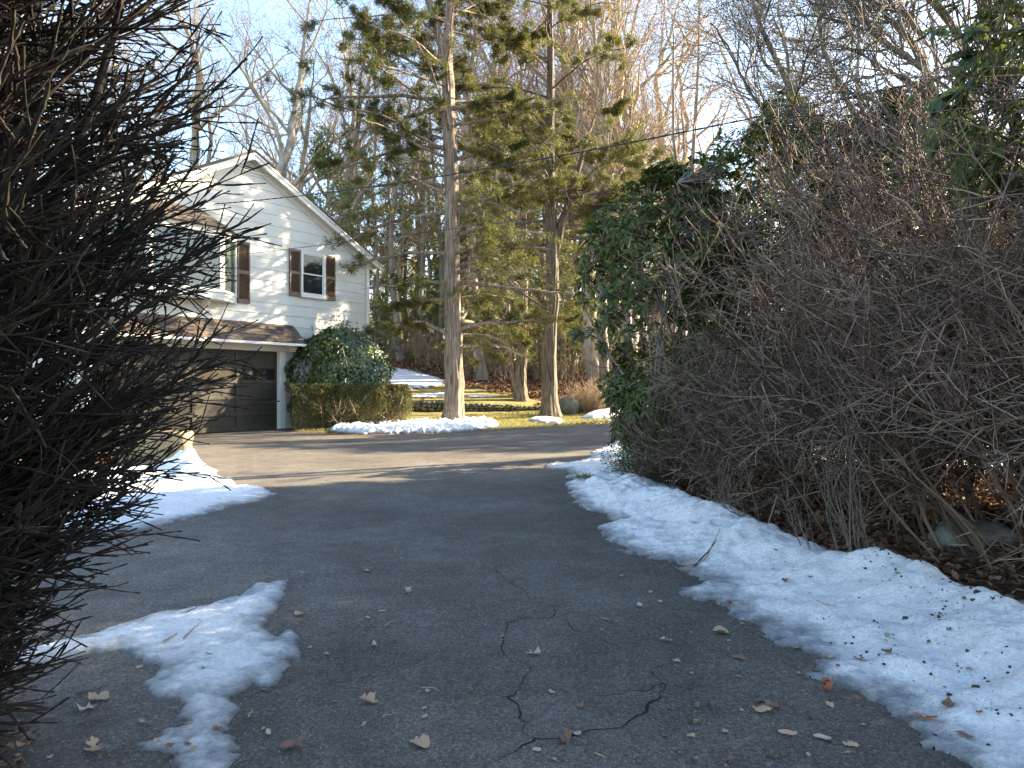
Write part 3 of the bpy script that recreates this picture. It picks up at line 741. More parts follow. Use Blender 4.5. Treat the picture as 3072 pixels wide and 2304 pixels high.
    tp = [(x0 + .62, -.005), (x0 + a + .35, -.01), (x1 - a - .35, -.01), (x1 - .62, -.005)]
    mb = MB(); vs = [(p[0], p[1], zr) for p in e] + [(tp[1][0], -.01, zt2), (tp[2][0], -.01, zt2)]
    mb.add(vs, [(0, 1, 4), (1, 2, 5, 4), (2, 3, 5), (3, 2, 1, 0)])
    mb2 = mb
    shingles((e[1][0], e[1][1], zr), (e[2][0], e[2][1], zr), (tp[1][0], -.01, zt2), (tp[2][0], -.01, zt2), 6, .2, mb2, 3)
    shingles((e[2][0], e[2][1], zr), (e[3][0], e[3][1], zr), (tp[2][0], -.01, zt2), (tp[2][0] + .03, -.01, zt2), 6, .2, mb2, 4)
    shingles((e[0][0], e[0][1], zr), (e[1][0], e[1][1], zr), (tp[1][0] - .03, -.01, zt2), (tp[1][0], -.01, zt2), 6, .2, mb2, 5)
    mb2.build('bay_roof', M['shingle'], bay)
    # skirt roof over the garage
    X0, X1 = -5.62, .46; ze, zw = 2.80 - HZ, 3.34 - HZ; ob = .58
    mb = MB(); mb.add([(X0, -ob, ze), (X1, -ob, ze), (X1, -.02, ze), (X0, -.02, ze), (X0, -.02, zw), (X1, -.02, zw)], [(0, 1, 5, 4), (0, 3, 2, 1), (1, 2, 5), (0, 4, 3)])
    shingles((X0, -ob - .03, ze), (X1 + .01, -ob - .03, ze), (X0, -.03, zw), (X1 + .01, -.03, zw), 6, .24, mb, 9)
    sk = mb.build('garage_skirt_roof', M['shingle'], H)
    mb = MB(); mb.box(X0, X1, -ob - .06, -ob - .002, ze - .075, ze - .004); mb.box(X0, X1, -ob, -.03, ze - .022, ze - .003); mb.box(X0, X1 - .12, -.07, -.028, ze - .2, ze - .024); mb.build('fascia', M['white'], sk, bevel=.006)
    mb = MB(); mb.prism([(X1 - .02, ze - .02), (X1 - .14, ze - .02), (X1 - .14, ze - .22), (X1 - .10, ze - .2)], -.3, -.06); mb.build('eave_return', M['white'], sk)
    # garage opening trim
    mb = MB(); mb.box(.022, .20, -.06, -.024, -.05, 2.15); mb.box(-5.16, -4.982, -.06, -.024, -.05, 2.15); mb.box(.002, .02, -.05, .25, -.05, 2.13)
    mb.box(-4.98, .0, -.04, .0, 2.135, 2.33); mb.build('garage_trim', M['white'], H, bevel=.004)
    # door
    mb = MB(); yd = .06
    mb.box(-4.978, -.002, yd + .03, yd + .05, -.02, 2.134)
    gd = mb.build('garage_door', M['door_wood'], H)
    mb = MB(); rows = [0, .44, .87, 1.3, 1.71, 2.13]
    for i, z in enumerate(rows):
        a_, b_ = (z - .01 if i == 0 else z - .045), (z + .1 if i == 0 else min(z + .045, 2.133))
        mb.box(-4.976, -.004, yd - .002, yd + .031, a_, b_)
    for c in range(5):
        xc = -4.976 + c * (4.972 / 4); xa, xb = max(-4.976, xc - .055), min(-.004, xc + .055)
        for i in range(5): mb.box(xa, xb, yd - .002, yd + .031, rows[i] + (.1 if i == 0 else .045), rows[i + 1] - .045)
    mb.build('door_rail', M['door_rail'], gd, bevel=.004)
    for c in range(4):
        xc = -4.976 + c * 1.243; mb = MB(); mb.box(xc + .058, xc + 1.183, yd + .012, yd + .02, 1.35, 1.66); mb.build('pane', M['glass_dark'], gd)
    mb = MB(); mb.box(-2.56, -2.42, yd - .03, yd - .004, 1.12, 1.16); mb.box(-2.5, -2.47, yd - .02, yd - .003, 1.04, 1.2); mb.build('door_latch', M['black_metal'], gd, bevel=.004); mb = MB(); mb.box(-2.68, -2.46, yd - .04, yd - .004, .48, .5); mb.box(-2.5, -2.45, yd - .02, yd - .003, .44, .53); mb.build('handle', M['black_metal'], gd, bevel=.004)
build_house()

# ------------------------------------------------------------------ cables
def cable(pa, pb, sag, r, label, twist=False):
    t = np.linspace(0, 1, 120); P = np.outer(1 - t, pa) + np.outer(t, pb); P[:, 2] -= 4 * sag * t * (1 - t)
    parts = []
    if twist:
        for ph in (0, np.pi):
            Q = P.copy(); Q[:, 0] += np.cos(t * 260 + ph) * r * .9; Q[:, 2] += np.sin(t * 260 + ph) * r * .9; parts.append(tubes(Q, np.full(120, r), 5))
    else: parts.append(tubes(P, np.full(120, r), 5))
    V, f = merge(parts); o = mesh('overhead_cable', V - pa, f, M['cable'], smooth=True, loc=tuple(pa)); tag(o, label, 'cable', 'overhead cables running to the house')
hA = np.array([*Hw(-2.0, .05), 0]); hA[2] = EYE + (389 - 612 / 3) / F * hA[1]
b1 = W(2904, 134, 9.0); e1 = hA + (b1 - hA) * 1.35
cable(hA, e1, .42, .009, 'thick twisted black cable from the gable siding across the cedars and the sky', True)
hB = np.array([*Hw(-2.15, .56), 0]); hB[2] = EYE + (389 - 770 / 3) / F * hB[1]
b2 = W(1811, 610, 16.0); e2 = hB + (b2 - hB) * 2.0
cable(hB, e2, .12, .007, 'thin lower cable passing the bay window and the small shuttered window')

# ------------------------------------------------------------------ copies
def copy_tree(o):
    c = o.copy(); COL.objects.link(c)
    for ch in list(o.children):
        d = ch.copy(); COL.objects.link(d); d.parent = c
        for g in list(ch.children):
            e_ = g.copy(); COL.objects.link(e_); e_.parent = d
    return c

# ------------------------------------------------------------------ cedars
def lobed_trunk(P, R, sides=28, lobes=7, seed=0, amp=.14):
    P = P[0]; R = R[0]; k = len(P); T = np.gradient(P, axis=0); T = nrm(T)
    A = nrm(np.cross(T, [[0.2, 1, 0]])); B = np.cross(T, A)
    th = np.arange(sides) / sides * 2 * np.pi
    zz = np.arange(k)[:, None] / k
    rr = np.random.default_rng(seed); m = 1
    for j in range(3, lobes + 8):
        m = m + amp / (j * .62) * np.cos(j * th[None, :] + rr.uniform(0, 6.3) + zz * rr.uniform(-9, 9) + 1.2 * np.sin(zz * rr.uniform(8, 22) + j)) * rr.uniform(.2, 1.1) * (.7 + .5 * np.sin(zz * rr.uniform(5, 14) + j))
    V = P[:, None, :] + (A[:, None, :] * np.cos(th)[None, :, None] + B[:, None, :] * np.sin(th)[None, :, None]) * (R[:, None] * m)[:, :, None]
    idx = np.arange(k * sides).reshape(k, sides); a = idx[:-1]; c = idx[1:]
    q = np.stack([a, np.roll(a, -1, 1), np.roll(c, -1, 1), c], -1).reshape(-1, 4)
    return V.reshape(-1, 3), q

def cedar(base, pts, rads, label, seed, zlo, Lb, nb, bark, leaf, forks=(), extra=(), dens=1.0, sides_bias=0):
    rg = np.random.default_rng(seed)
    root = empty('cedar_tree', tuple(base)); tag(root, label, 'cedar tree', 'cedars on the lawn beyond the driveway')
    pts = [np.asarray(p, float) - base for p in pts]
    P, R = resample(pts, np.array(rads) * .86, 60, .012, rg)
    parts = [lobed_trunk(P, R, 44, 11, seed, .24)]
    leaders = [(P, R)]
    for fp, fr in forks:
        fp = [np.asarray(p, float) - base for p in fp]; Pf, Rf = resample(fp, fr, 24, .02, rg); parts.append(lobed_trunk(Pf, Rf, 14, 5, seed + 3, .12)); leaders.append((Pf, Rf))
    V, f = merge(parts); mesh('trunk', V, f, bark, root, smooth=True)
    H = P[0, -1, 2]
    L1P, L1R = [], []
    for li, (P_, R_) in enumerate(leaders):
        hz = P_[0, -1, 2] - P_[0, 0, 2]; t0 = max(0, (zlo - P_[0, 0, 2]) / hz) if li == 0 else .15
        n = nb if li == 0 else max(8, nb // 4)
        idx = np.zeros(n, int); t = t0 + (1 - t0) * (np.arange(n) + rg.random(n)) / n * .98
        p, T, r = sample(P_, R_, idx, t)
        az = rg.uniform(0, 2 * np.pi, n)
        el = rg.uniform(-.05, .45, n) + .35 * t
        d = np.stack([np.cos(az) * np.cos(el), np.sin(az) * np.cos(el), np.sin(el)], 1)
        tt = (t - t0) / (1 - t0)
        L = Lb * np.interp(tt, [0, .12, .35, .7, 1], [.8, 1, 1.0, .7, .22]) * rg.uniform(.55, 1.15, n)
        a_, b_ = walk(p, d, L, 9, np.clip(r * .28, .012, .07), .25, (0, 0, -.18), .13, rg); L1P.append(a_); L1R.append(b_)
    for ep in extra:
        ep = [np.asarray(p, float) - base for p in ep]; a_, b_ = resample(ep, np.linspace(.07, .02, len(ep)), 9, .03, rg); L1P.append(a_); L1R.append(b_)
    P1 = np.concatenate(L1P); R1 = np.concatenate(L1R)
    Ls = np.linalg.norm(P1[:, -1] - P1[:, 0], axis=1)
    P2, R2 = grow(P1, R1, 9, .2, 1, Ls * .38, (35, 70), 6, (0, 0, .02), .16, .4, .3, .45, .0035, .012, rg)
    P2[:, :, 2] = P2[:, :1, 2] + (P2[:, :, 2] - P2[:, :1, 2]) * .45
    P3, R3 = grow(P2, R2, 6, .2, 1, np.linalg.norm(P2[:, -1] - P2[:, 0], axis=1) * .5, (30, 65), 4, (0, 0, .05), .2, .5, .4, .4, .0022, .006, rg)
    P3[:, :, 2] = P3[:, :1, 2] + (P3[:, :, 2] - P3[:, :1, 2]) * .6
    V, f = merge([tubes(P1, R1, 6), tubes(P2, R2, 3), tubes(P3, R3, 3)])
    mesh('branches', V, f, bark, root, smooth=True)
    # foliage: some branches bare inside, gaps from a coherent mask
    n = int(len(P3) * 24 * dens); idx = rg.integers(0, len(P3), n); t = rg.uniform(.15, 1, n)
    p, T, _ = sample(P3, R3, idx, t)
    msk = vnoise(p[:, 0] + p[:, 2] * .5, p[:, 1] + p[:, 2] * 2.1, seed, 2, 1.1) + rg.normal(size=len(p)) * .12 > np.where((p[:, 2] > 7.6) | (p[:, 2] < 3.9), -.1, .1)
    msk &= (p[:, 2] > 7.6) | (p[:, 2] < 3.9) | (rg.random(len(p)) < .5)
    p, T = p[msk], T[msk]
    pb = []
    for k in range(6):
        d = T + rg.normal(size=p.shape) * .5 + [0, 0, -.12]
        pb.append(blades(p + rg.normal(size=p.shape) * .045, d, rg.uniform(.07, .18, len(p)), rg.uniform(.012, .026, len(p)), rg))
    V, f = merge(pb); mesh('foliage', V, f, leaf, root)
    return root

def gpt(sx, sy):
    x, y = G(sx, sy); return np.array([x, y, float(gz(x, y))])
c1 = gpt(1360, 1268); Y1 = c1[1]
tr1 = [c1 + [0, 0, -.15], c1 + [.0, 0, .12], W(1362, 1215, Y1), W(1363, 1100, Y1), W(1360, 950, Y1), W(1358, 800, Y1), W(1354, 600, Y1), W(1350, 420, Y1), W(1345, 250, Y1), W(1340, 170, Y1), W(1345, 60, Y1), W(1352, -100, Y1), W(1350, -420, Y1), W(1345, -700, Y1)]
cedar(c1, tr1, [.50, .42, .335, .295, .28, .265, .25, .225, .21, .19, .15, .13, .09, .02],
      'largest cedar with a forked top and thick pale trunk beside the hedge', 5, 2.3, 4.6, 62, M['cedar_bark'], M['cedar_leaf_dark'],
      forks=[([W(1340, 200, Y1), W(1320, 120, Y1), W(1292, 30, Y1), W(1278, -60, Y1), W(1250, -260, Y1), W(1235, -480, Y1)], [.15, .13, .12, .11, .08, .02])],
      extra=[[W(1372, 988, Y1), W(1440, 972, Y1 - .2), W(1540, 963, Y1 - .4), W(1620, 962, Y1 - .6)], [W(1345, 1010, Y1), W(1300, 975, Y1 - .3), W(1230, 960, Y1 - .7), W(1130, 1000, Y1 - 1.2)],
             *[[W(1352, a_, Y1), W(1352 + (b_ - 1352) * .35, a_ + (c_ - a_) * .2 - 12, Y1 + q_ * .3), W(1352 + (b_ - 1352) * .7, a_ + (c_ - a_) * .6 - 8, Y1 + q_ * .7), W(b_, c_, Y1 + q_)] for a_, b_, c_, q_ in
               ((640, 1010, 740, -.9), (760, 1040, 800, -.3), (850, 1120, 870, -1.3), (900, 1170, 940, .6), (560, 1090, 560, .3), (300, 960, 300, -.5), (330, 1080, 400, .8), (180, 1090, 110, -.3), (440, 990, 520, .5), (820, 1600, 830, -.8), (700, 1640, 700, .4), (900, 1560, 900, .8), (480, 1600, 420, .2), (330, 1560, 300, -.5), (600, 1560, 640, -1.0))]], dens=.75)
c2 = gpt(1652, 1252); Y2 = c2[1]
tr2 = [c2 + [0, 0, -.15], c2 + [0, 0, .1], W(1648, 1210, Y2), W(1646, 1130, Y2), W(1645, 1060, Y2), W(1652, 980, Y2), W(1657, 880, Y2), W(1656, 760, Y2), W(1652, 600, Y2), W(1650, 420, Y2), W(1652, 250, Y2), W(1650, 80, Y2), W(1650, -150, Y2), W(1648, -420, Y2)]
cedar(c2, tr2, [.5, .42, .33, .3, .31, .25, .27, .24, .2, .18, .15, .12, .08, .02],
      'cedar with dark split bark and a side limb standing behind the driveway bend', 8, 2.8, 4.3, 46, M['cedar_dark_bark'], M['cedar_leaf'],
      forks=[([W(1668, 720, Y2), W(1690, 640, Y2), W(1730, 590, Y2), W(1790, 590, Y2), W(1870, 590, Y2)], [.12, .11, .09, .07, .03]),
             ([W(1660, 820, Y2), W(1680, 700, Y2), W(1715, 560, Y2), W(1740, 510, Y2), W(1755, 430, Y2), W(1790, 340, Y2)], [.13, .12, .1, .08, .06, .03])], dens=.8)
c3 = gpt(1565, 1200); Y3 = c3[1]
tr3 = [c3 + [0, 0, -.2], c3 + [0, 0, .1], W(1562, 1150, Y3), W(1566, 1080, Y3), W(1572, 1010, Y3), W(1572, 900, Y3), W(1570, 760, Y3), W(1573, 600, Y3), W(1580, 440, Y3), W(1580, 330, Y3)]
cedar(c3, tr3, [.42, .36, .27, .24, .22, .19, .16, .12, .07, .02],
      'shorter twin stemmed cedar at the end of the fieldstone wall', 14, 2.4, 3.8, 50, M['cedar_bark'], M['cedar_leaf'],
      forks=[([c3 + [-.25, 0, .3], W(1535, 1080, Y3), W(1530, 980, Y3), W(1520, 860, Y3), W(1525, 700, Y3)], [.12, .1, .09, .07, .02])], dens=.8)

# ------------------------------------------------------------------ far trees
def bare_proto(seed, H=17, spread=1.0, r=.28, pale=False, lean=0, forks=3, fine=3):
    rg = np.random.default_rng(seed)
    root = empty('bare_tree')
    th = H * rg.uniform(.3, .45)
    pts = [(0, 0, -.4), (0, 0, 0), (rg.normal() * .2 + lean * .3, rg.normal() * .2, th * .5), (rg.normal() * .4 + lean, rg.normal() * .4, th), (rg.normal() * .8 + lean * 1.6, rg.normal() * .8, H * .72), (rg.normal() + lean * 2, rg.normal(), H)]
    P, R = resample(pts, [r * 1.35, r * 1.15, r * .9, r * .75, r * .4, .02], 26, .05, rg)
    nl = 11
    P1, R1 = grow(P, R, nl, .3, .97, H * .42 * spread, (22, 55), 10, (0, 0, .55), .17, .62, .16, .45, .02, .2, rg)
    P2, R2 = grow(P1, R1, 7, .18, .98, H * .17 * spread, (25, 60), 7, (0, 0, .4), .2, .6, .25, .4, .012, .08, rg)
    P3, R3 = grow(P2, R2, 6, .15, .98, H * .075, (25, 60), 5, (0, 0, .25), .2, .6, .35, .35, .008, .03, rg)
    P4, R4 = grow(P3, R3, fine, .15, 1, H * .038, (25, 60), 4, (0, 0, .15), .22, .7, .5, .3, .0065, .02, rg)
    V, f = merge([tubes(P, R, 10), tubes(P1, R1, 6)])
    mesh('trunk', V, f, M['pale_bark' if pale else 'grey_bark'], root, smooth=True)
    V, f = merge([tubes(P2, R2, 4), tubes(P3, R3, 3), tubes(P4, R4, 3)])
    mesh('crown', V, f, M['pale_twig' if pale else 'grey_twig'], root, smooth=True)
    return root

def sapling_proto(seed, H=13):
    rg = np.random.default_rng(seed); root = empty('bare_tree')
    pts = [(0, 0, -.4), (0, 0, 0), (rg.normal() * .2, 0, H * .35), (rg.normal() * .5, rg.normal() * .4, H * .7), (rg.normal() * .7, rg.normal() * .5, H)]
    P, R = resample(pts, [.15, .12, .1, .06, .015], 20, .04, rg)
    P1, R1 = grow(P, R, 16, .3, .98, H * .2, (30, 60), 7, (0, 0, .4), .18, .5, .25, .45, .012, .05, rg)
    P2, R2 = grow(P1, R1, 6, .15, .98, H * .075, (30, 60), 5, (0, 0, .2), .2, .6, .35, .35, .008, .03, rg)
    P3, R3 = grow(P2, R2, 4, .15, .98, H * .035, (30, 60), 3, (0, 0, .1), .2, .6, .45, .35, .006, .02, rg)
    mesh('trunk', *tubes(P, R, 8)[:1], [tubes(P, R, 8)[1]], M['pale_bark' if seed % 2 else 'grey_bark'], root, smooth=True)
    V, f = merge([tubes(P1, R1, 4), tubes(P2, R2, 3), tubes(P3, R3, 3)])
    mesh('crown', V, f, M['pale_twig' if seed % 2 else 'grey_twig'], root, smooth=True)
    return root

def pine_proto(seed, H=14, w=3.2, zlo=.12):
    rg = np.random.default_rng(seed); root = empty('pine_tree')
    P, R = resample([(0, 0, -.4), (0, 0, 0), (rg.normal() * .2, 0, H * .5), (rg.normal() * .3, 0, H)], [.24, .2, .13, .02], 24, .03, rg)
    n = 60; t = zlo + (1 - zlo) * (np.arange(n) + rg.random(n)) / n * .98; p, T, r = sample(P, R, np.zeros(n, int), t)
    az = rg.uniform(0, 6.28, n); el = rg.uniform(-.1, .35, n)
    d = np.stack([np.cos(az) * np.cos(el), np.sin(az) * np.cos(el), np.sin(el)], 1)
    P1, R1 = walk(p, d, w * np.interp(t, [0, .3, .8, 1], [.9, 1, .55, .12]) * rg.uniform(.5, 1.15, n), 7, np.clip(r * .3, .012, .05), .3, (0, 0, -.1), .12, rg)
    P2, R2 = grow(P1, R1, 12, .2, 1, w * .27, (30, 65), 4, (0, 0, .05), .18, .5, .4, .5, .004, .02, rg)
    mesh('trunk', *tubes(P, R, 8)[:1], [tubes(P, R, 8)[1]], M['grey_bark'], root, smooth=True)
    n = len(P2) * 16; idx = rg.integers(0, len(P2), n); p, T, _ = sample(P2, R2, idx, rg.uniform(.1, 1, n))
    Vf, ff = blades(p, T + rg.normal(size=p.shape) * .8, rg.uniform(.12, .26, n), rg.uniform(.03, .07, n), rg)
    V, f = merge([tubes(P1, R1, 4), tubes(P2, R2, 3)])
    mesh('branches', V, f, M['grey_bark'], root, smooth=True)
    mesh('crown', Vf, [ff], M['pine_leaf'], root)
    return root

protos = {'b0': bare_proto(101, 17, 1.0, .27, True, .4), 'b1': bare_proto(102, 18, 1.1, .3, True, -.6), 'b2': bare_proto(103, 16, .8, .22, False, .2),
          'b3': bare_proto(104, 19, .75, .25, False, -.2), 's0': sapling_proto(201, 13), 's1': sapling_proto(202, 15), 's2': sapling_proto(203, 11),
          'p0': pine_proto(301, 13, 3.2), 'p1': pine_proto(302, 10, 2.8, .05)}
used = set()
# (photo u in 1024 px, distance, proto, scale, zone)
spots = [
    (205, 38, 'b1', 1.15, 'roof'), (262, 36, 'b0', 1.2, 'roof'), (150, 42, 'b0', 1.1, 'roof'), (310, 43, 'b1', 1.0, 'roof'), (95, 38, 'b1', 1.1, 'roof'), (30, 42, 'b0', 1.2, 'roof'),
    (-25, 36, 'b2', 1.2, 'roof'), (235, 52, 'b3', 1.0, 'roof'), (180, 56, 'b2', 1.1, 'roof'), (120, 58, 'b3', 1.1, 'roof'), (60, 55, 'b2', 1.1, 'roof'), (340, 56, 's1', 1.2, 'roof'), (290, 58, 'b2', 1.2, 'roof'),
    (372, 50, 's0', 1.1, 'lawn'), (385, 54, 's1', 1.0, 'lawn'), (398, 49, 's2', 1.2, 'lawn'), (412, 57, 'b2', 1.0, 'lawn'), (424, 52, 's0', 1.2, 'lawn'), (437, 60, 'b3', 1.0, 'lawn'), (362, 60, 's1', 1.2, 'lawn'),
    (470, 52, 's1', 1.1, 'gap'), (482, 58, 'b2', 1.1, 'gap'), (497, 50, 's2', 1.2, 'gap'), (512, 60, 'b3', 1.1, 'gap'), (525, 54, 's0', 1.2, 'gap'), (538, 62, 's1', 1.3, 'gap'),
    (565, 50, 'b2', 1.1, 'bend'), (577, 45, 's0', 1.2, 'bend'), (588, 55, 'b3', 1.1, 'bend'), (600, 43, 's1', 1.1, 'bend'), (613, 60, 'b2', 1.2, 'bend'), (623, 48, 's0', 1.3, 'bend'), (640, 52, 'b0', 1.0, 'bend'), (604, 37, 'b3', .9, 'bend'), (596, 40, 'b3', 1.35, 'bend'), (655, 44, 'b3', 1.3, 'bend'), (560, 44, 'b2', 1.4, 'bend'), (628, 36, 'b2', 1.2, 'bend'), (505, 42, 'b2', 1.3, 'gap'), (478, 46, 'b3', 1.2, 'gap'), (400, 46, 'b2', 1.2, 'lawn'), (440, 50, 's1', 1.4, 'lawn'), (355, 47, 'b2', 1.3, 'lawn'),
    (660, 58, 's1', 1.2, 'rhodo'), (690, 48, 's2', 1.2, 'rhodo'), (720, 60, 'b2', 1.0, 'rhodo'), (755, 50, 's0', 1.0, 'rhodo'), (790, 62, 's1', 1.2, 'rhodo'), (830, 52, 's2', 1.3, 'rhodo'), (870, 60, 'b3', .9, 'rhodo'), (910, 50, 's0', 1.1, 'rhodo'), (950, 64, 's1', 1.2, 'rhodo'), (1000, 55, 's2', 1.3, 'rhodo'),
    (330, 36, 'p0', .95, 'lawn'), (352, 55, 'p0', 1.1, 'lawn'), (405, 60, 'p1', 1.2, 'lawn'), (455, 53, 'p1', 1.0, 'gap'), (492, 47, 'p1', .8, 'gap'), (530, 45, 'p1', .8, 'gap'), (515, 66, 'p0', 1.1, 'gap'), (585, 62, 'p0', 1.0, 'bend'), (560, 42, 'p1', .7, 'bend'),
    (630, 66, 'p0', 1.0, 'bend')]
spots += [(x_, 0, 'p1', s_, 'side', x_, y_) for x_, y_, s_ in ((7.4, 14.6, .55), (8.9, 15.3, .58), (10.4, 15.9, .6), (11.9, 16.4, .6), (9.6, 22.6, .66), (10.9, 23.8, .7), (12.2, 25, .7), (13.6, 26.2, .7), (15, 27.4, .72), (16.5, 28.6, .72), (10.6, 21.8, .66), (11.8, 22.2, .68), (13.1, 22.5, .7), (14.4, 22.7, .7), (15.8, 22.9, .74), (17.2, 23.1, .76), (18.8, 23.6, .8), (16.8, 20.4, .66), (18.3, 21.2, .7), (19.6, 19.9, .74))]
spots += [(u_, y_, 'p1', s_, 'low') for u_, y_, s_ in ((380, 49, .42), (402, 46, .36), (428, 50, .5), (476, 41, .4), (494, 44, .45), (536, 40, .42), (572, 44, .45), (508, 50, .6), (447, 46, .4), (590, 47, .5))]
rt = random.Random(8)
for u_ in range(345, 690, 19):
    spots.append((u_ + rt.uniform(-5, 5), rt.uniform(36, 58) if u_ > 470 else rt.uniform(48, 60), rt.choice(['b2', 'b3', 's1', 's1', 'b1', 'b0']), rt.uniform(1.15, 1.6), 'gap' if 470 < u_ < 545 else ('lawn' if u_ <= 470 else 'bend')))
spots += [(690, 14.4, 's1', .55, 'rhodo'), (738, 15, 's0', .6, 'rhodo'), (800, 34, 'b2', .9, 'rhodo'), (870, 25, 's1', 1.0, 'rhodo'), (940, 28, 'b3', .9, 'rhodo'), (765, 34, 'b3', 1.0, 'rhodo'),
          (598, 44, 'p0', 1.35, 'bend'), (545, 52, 'p0', 1.3, 'bend'), (500, 54, 'p0', 1.35, 'gap'), (640, 50, 'p0', 1.3, 'bend'), (420, 56, 'p0', 1.3, 'lawn'), (570, 56, 'p0', 1.4, 'bend'), (375, 52, 'p0', 1.0, 'lawn'), (470, 62, 'p0', 1.5, 'gap')]
zone_txt = {'side': 'in the screen beyond the driveway bend', 'low': 'at the wood edge behind the lawn', 'roof': 'behind the house roof', 'lawn': 'between the house and the largest cedar', 'gap': 'between the two front cedars',
            'bend': 'between the dark barked cedar and the rhododendrons', 'rhodo': 'against the sky beyond the rhododendrons'}
_o1 = 'first second third fourth fifth sixth seventh eighth ninth tenth eleventh twelfth thirteenth fourteenth fifteenth sixteenth seventeenth eighteenth nineteenth'.split()
ords = _o1 + ['twentieth'] + ['twenty ' + w_ for w_ in _o1[:9]]
cnt = {}
for u, Y, pk, sc, zn, *xy in sorted(spots, key=lambda s: s[0]):
    pr = protos[pk]
    o = pr if pk not in used else copy_tree(pr); used.add(pk)
    x = (u - 512) / F * Y
    if xy: x, Y = xy
    o.location = (x, Y, float(gz(x, Y))); s = sc * random.uniform(.94, 1.06); o.scale = (s, s, s * random.uniform(.95, 1.05)); o.rotation_euler = (0, 0, random.uniform(0, 6.28))
    kind = {'low': 'small sunlit evergreen', 'side': 'bushy evergreen'}.get(zn, 'evergreen pine') if pk[0] == 'p' else ('pale bare tree' if pk in ('b0', 'b1') else ('bare grey tree' if pk[0] == 'b' else 'slender bare tree'))
    key = (zn, kind); cnt[key] = cnt.get(key, 0) + 1
    tag(o, f'{kind} {zone_txt[zn]}, {ords[cnt[key] - 1]} from the left', 'tree', 'evergreens in the far wood' if pk[0] == 'p' else 'bare trees of the far wood')

# far wood: what nobody could count (trunk haze beyond and thicket)
def thicket():
    rg = np.random.default_rng(77)
    n = 3600; x = rg.uniform(-26, 30, n); y = rg.uniform(37, 62, n)
    sl = sdist(x, y, LAWN); keep = (sl < -1.2) & ~((x < -4.2) & (y < 40)); x, y = x[keep], y[keep]
    d = nrm(np.stack([rg.normal(size=len(x)) * .35, rg.normal(size=len(x)) * .35, np.ones(len(x))], 1))
    P, R = walk(np.stack([x, y, gz(x, y) - .05], 1), d, rg.uniform(.9, 3.4, len(x)), 6, rg.uniform(.009, .02, len(x)), .3, (0, 0, 0), .16, rg)
    P1, R1 = grow(P, R, 7, .1, 1, .9, (25, 70), 4, (0, 0, .1), .22, .7, .4, .4, .006, .01, rg)
    P2, R2 = grow(P1, R1, 2, .2, 1, .4, (25, 70), 3, (0, 0, .1), .2, .8, .5, .4, .005, .01, rg)
    V, f = merge([tubes(P, R, 3), tubes(P1, R1, 3), tubes(P2, R2, 3)])
    tag(mesh('undergrowth', V, f, M['thicket']), 'tan leafless brush along the edge of the wood beyond the lawn', 'undergrowth', kind='stuff')
    # distant wood mass
    n = 560; x = rg.uniform(-75, 80, n); y = rg.uniform(66, 120, n)
    P, R = walk(np.stack([x, y, gz(x, y) - .3], 1), nrm(np.stack([rg.normal(size=n) * .06, rg.normal(size=n) * .06, np.ones(n)], 1)), rg.uniform(9, 15, n), 8, rg.uniform(.08, .2, n), .2, (0, 0, .1), .05, rg)
    P1, R1 = grow(P, R, 14, .15, .98, 3.2, (25, 60), 5, (0, 0, .3), .2, .5, .25, .4, .02, .05, rg)
    P2, R2 = grow(P1, R1, 4, .15, 1, 1.3, (25, 60), 3, (0, 0, .2), .2, .6, .4, .4, .014, .03, rg)
    V, f = merge([tubes(P, R, 5), tubes(P1, R1, 3), tubes(P2, R2, 3)])
    tag(mesh('far_woods', V, f, M['grey_twig']), 'distant leafless wood behind the nearer trees', 'woods', kind='stuff')
thicket()

# ------------------------------------------------------------------ wall, boulders
def rock(name, c, s, mat, seed, parent=None, sub=3, amp=.18):
    import bmesh
    bm = bmesh.new(); bmesh.ops.create_icosphere(bm, subdivisions=sub, radius=1)
    V = np.array([v.co[:] for v in bm.verts]); Fq = np.array([[v.index for v in f.verts] for f in bm.faces]); bm.free()
    nn = vnoise(V[:, 0] + V[:, 2] * 1.3 + seed * 7.1, V[:, 1] + V[:, 2] * .7 + seed * 3.3, seed, 3, 1.3)
    V = V * (1 + amp * nn)[:, None]; V = np.sign(V) * np.abs(V) ** .8
    V = V * np.array(s)
    return mesh(name, V, [Fq], mat, parent, smooth=False, loc=tuple(c))

wallroot = empty('stone_wall', (-2, 30.6, .62)); tag(wallroot, 'low dry fieldstone wall holding back the upper lawn behind the largest cedar', 'stone wall')
parts = []; rg = np.random.default_rng(5)
import bmesh
bm = bmesh.new(); bmesh.ops.create_icosphere(bm, subdivisions=2, radius=1); IV = np.array([v.co[:] for v in bm.verts]); IF = np.array([[v.index for v in f.verts] for f in bm.faces]); bm.free()
IVb = np.sign(IV) * np.abs(IV) ** .7
for row in range(3):
    x = -7.5
    while x < 1.1:
        h = float(np.clip(.44 - .05 * (x + 4), .15, .5)); rh = h / 3; w = rg.uniform(.14, .34)
        z = .64 + rh * (row + .5) + rg.normal() * .012
        sc = np.array([w * .5, .17, rh * rg.uniform(.45, .62)])
        v = IVb * sc * (1 + .12 * rg.normal(size=(len(IV), 1))); an = rg.uniform(-.25, .25)
        v = np.stack([v[:, 0] * math.cos(an) - v[:, 2] * math.sin(an), v[:, 1], v[:, 0] * math.sin(an) + v[:, 2] * math.cos(an)], 1)
        parts.append((v + [x + w / 2, float(wall_y(x)) + .06 + rg.normal() * .02, z], IF)); x += w * .96
V, f = merge(parts)
mesh('stones', V - np.array([-2, 30.6, .62]), f, M['moss_stone'], wallroot)
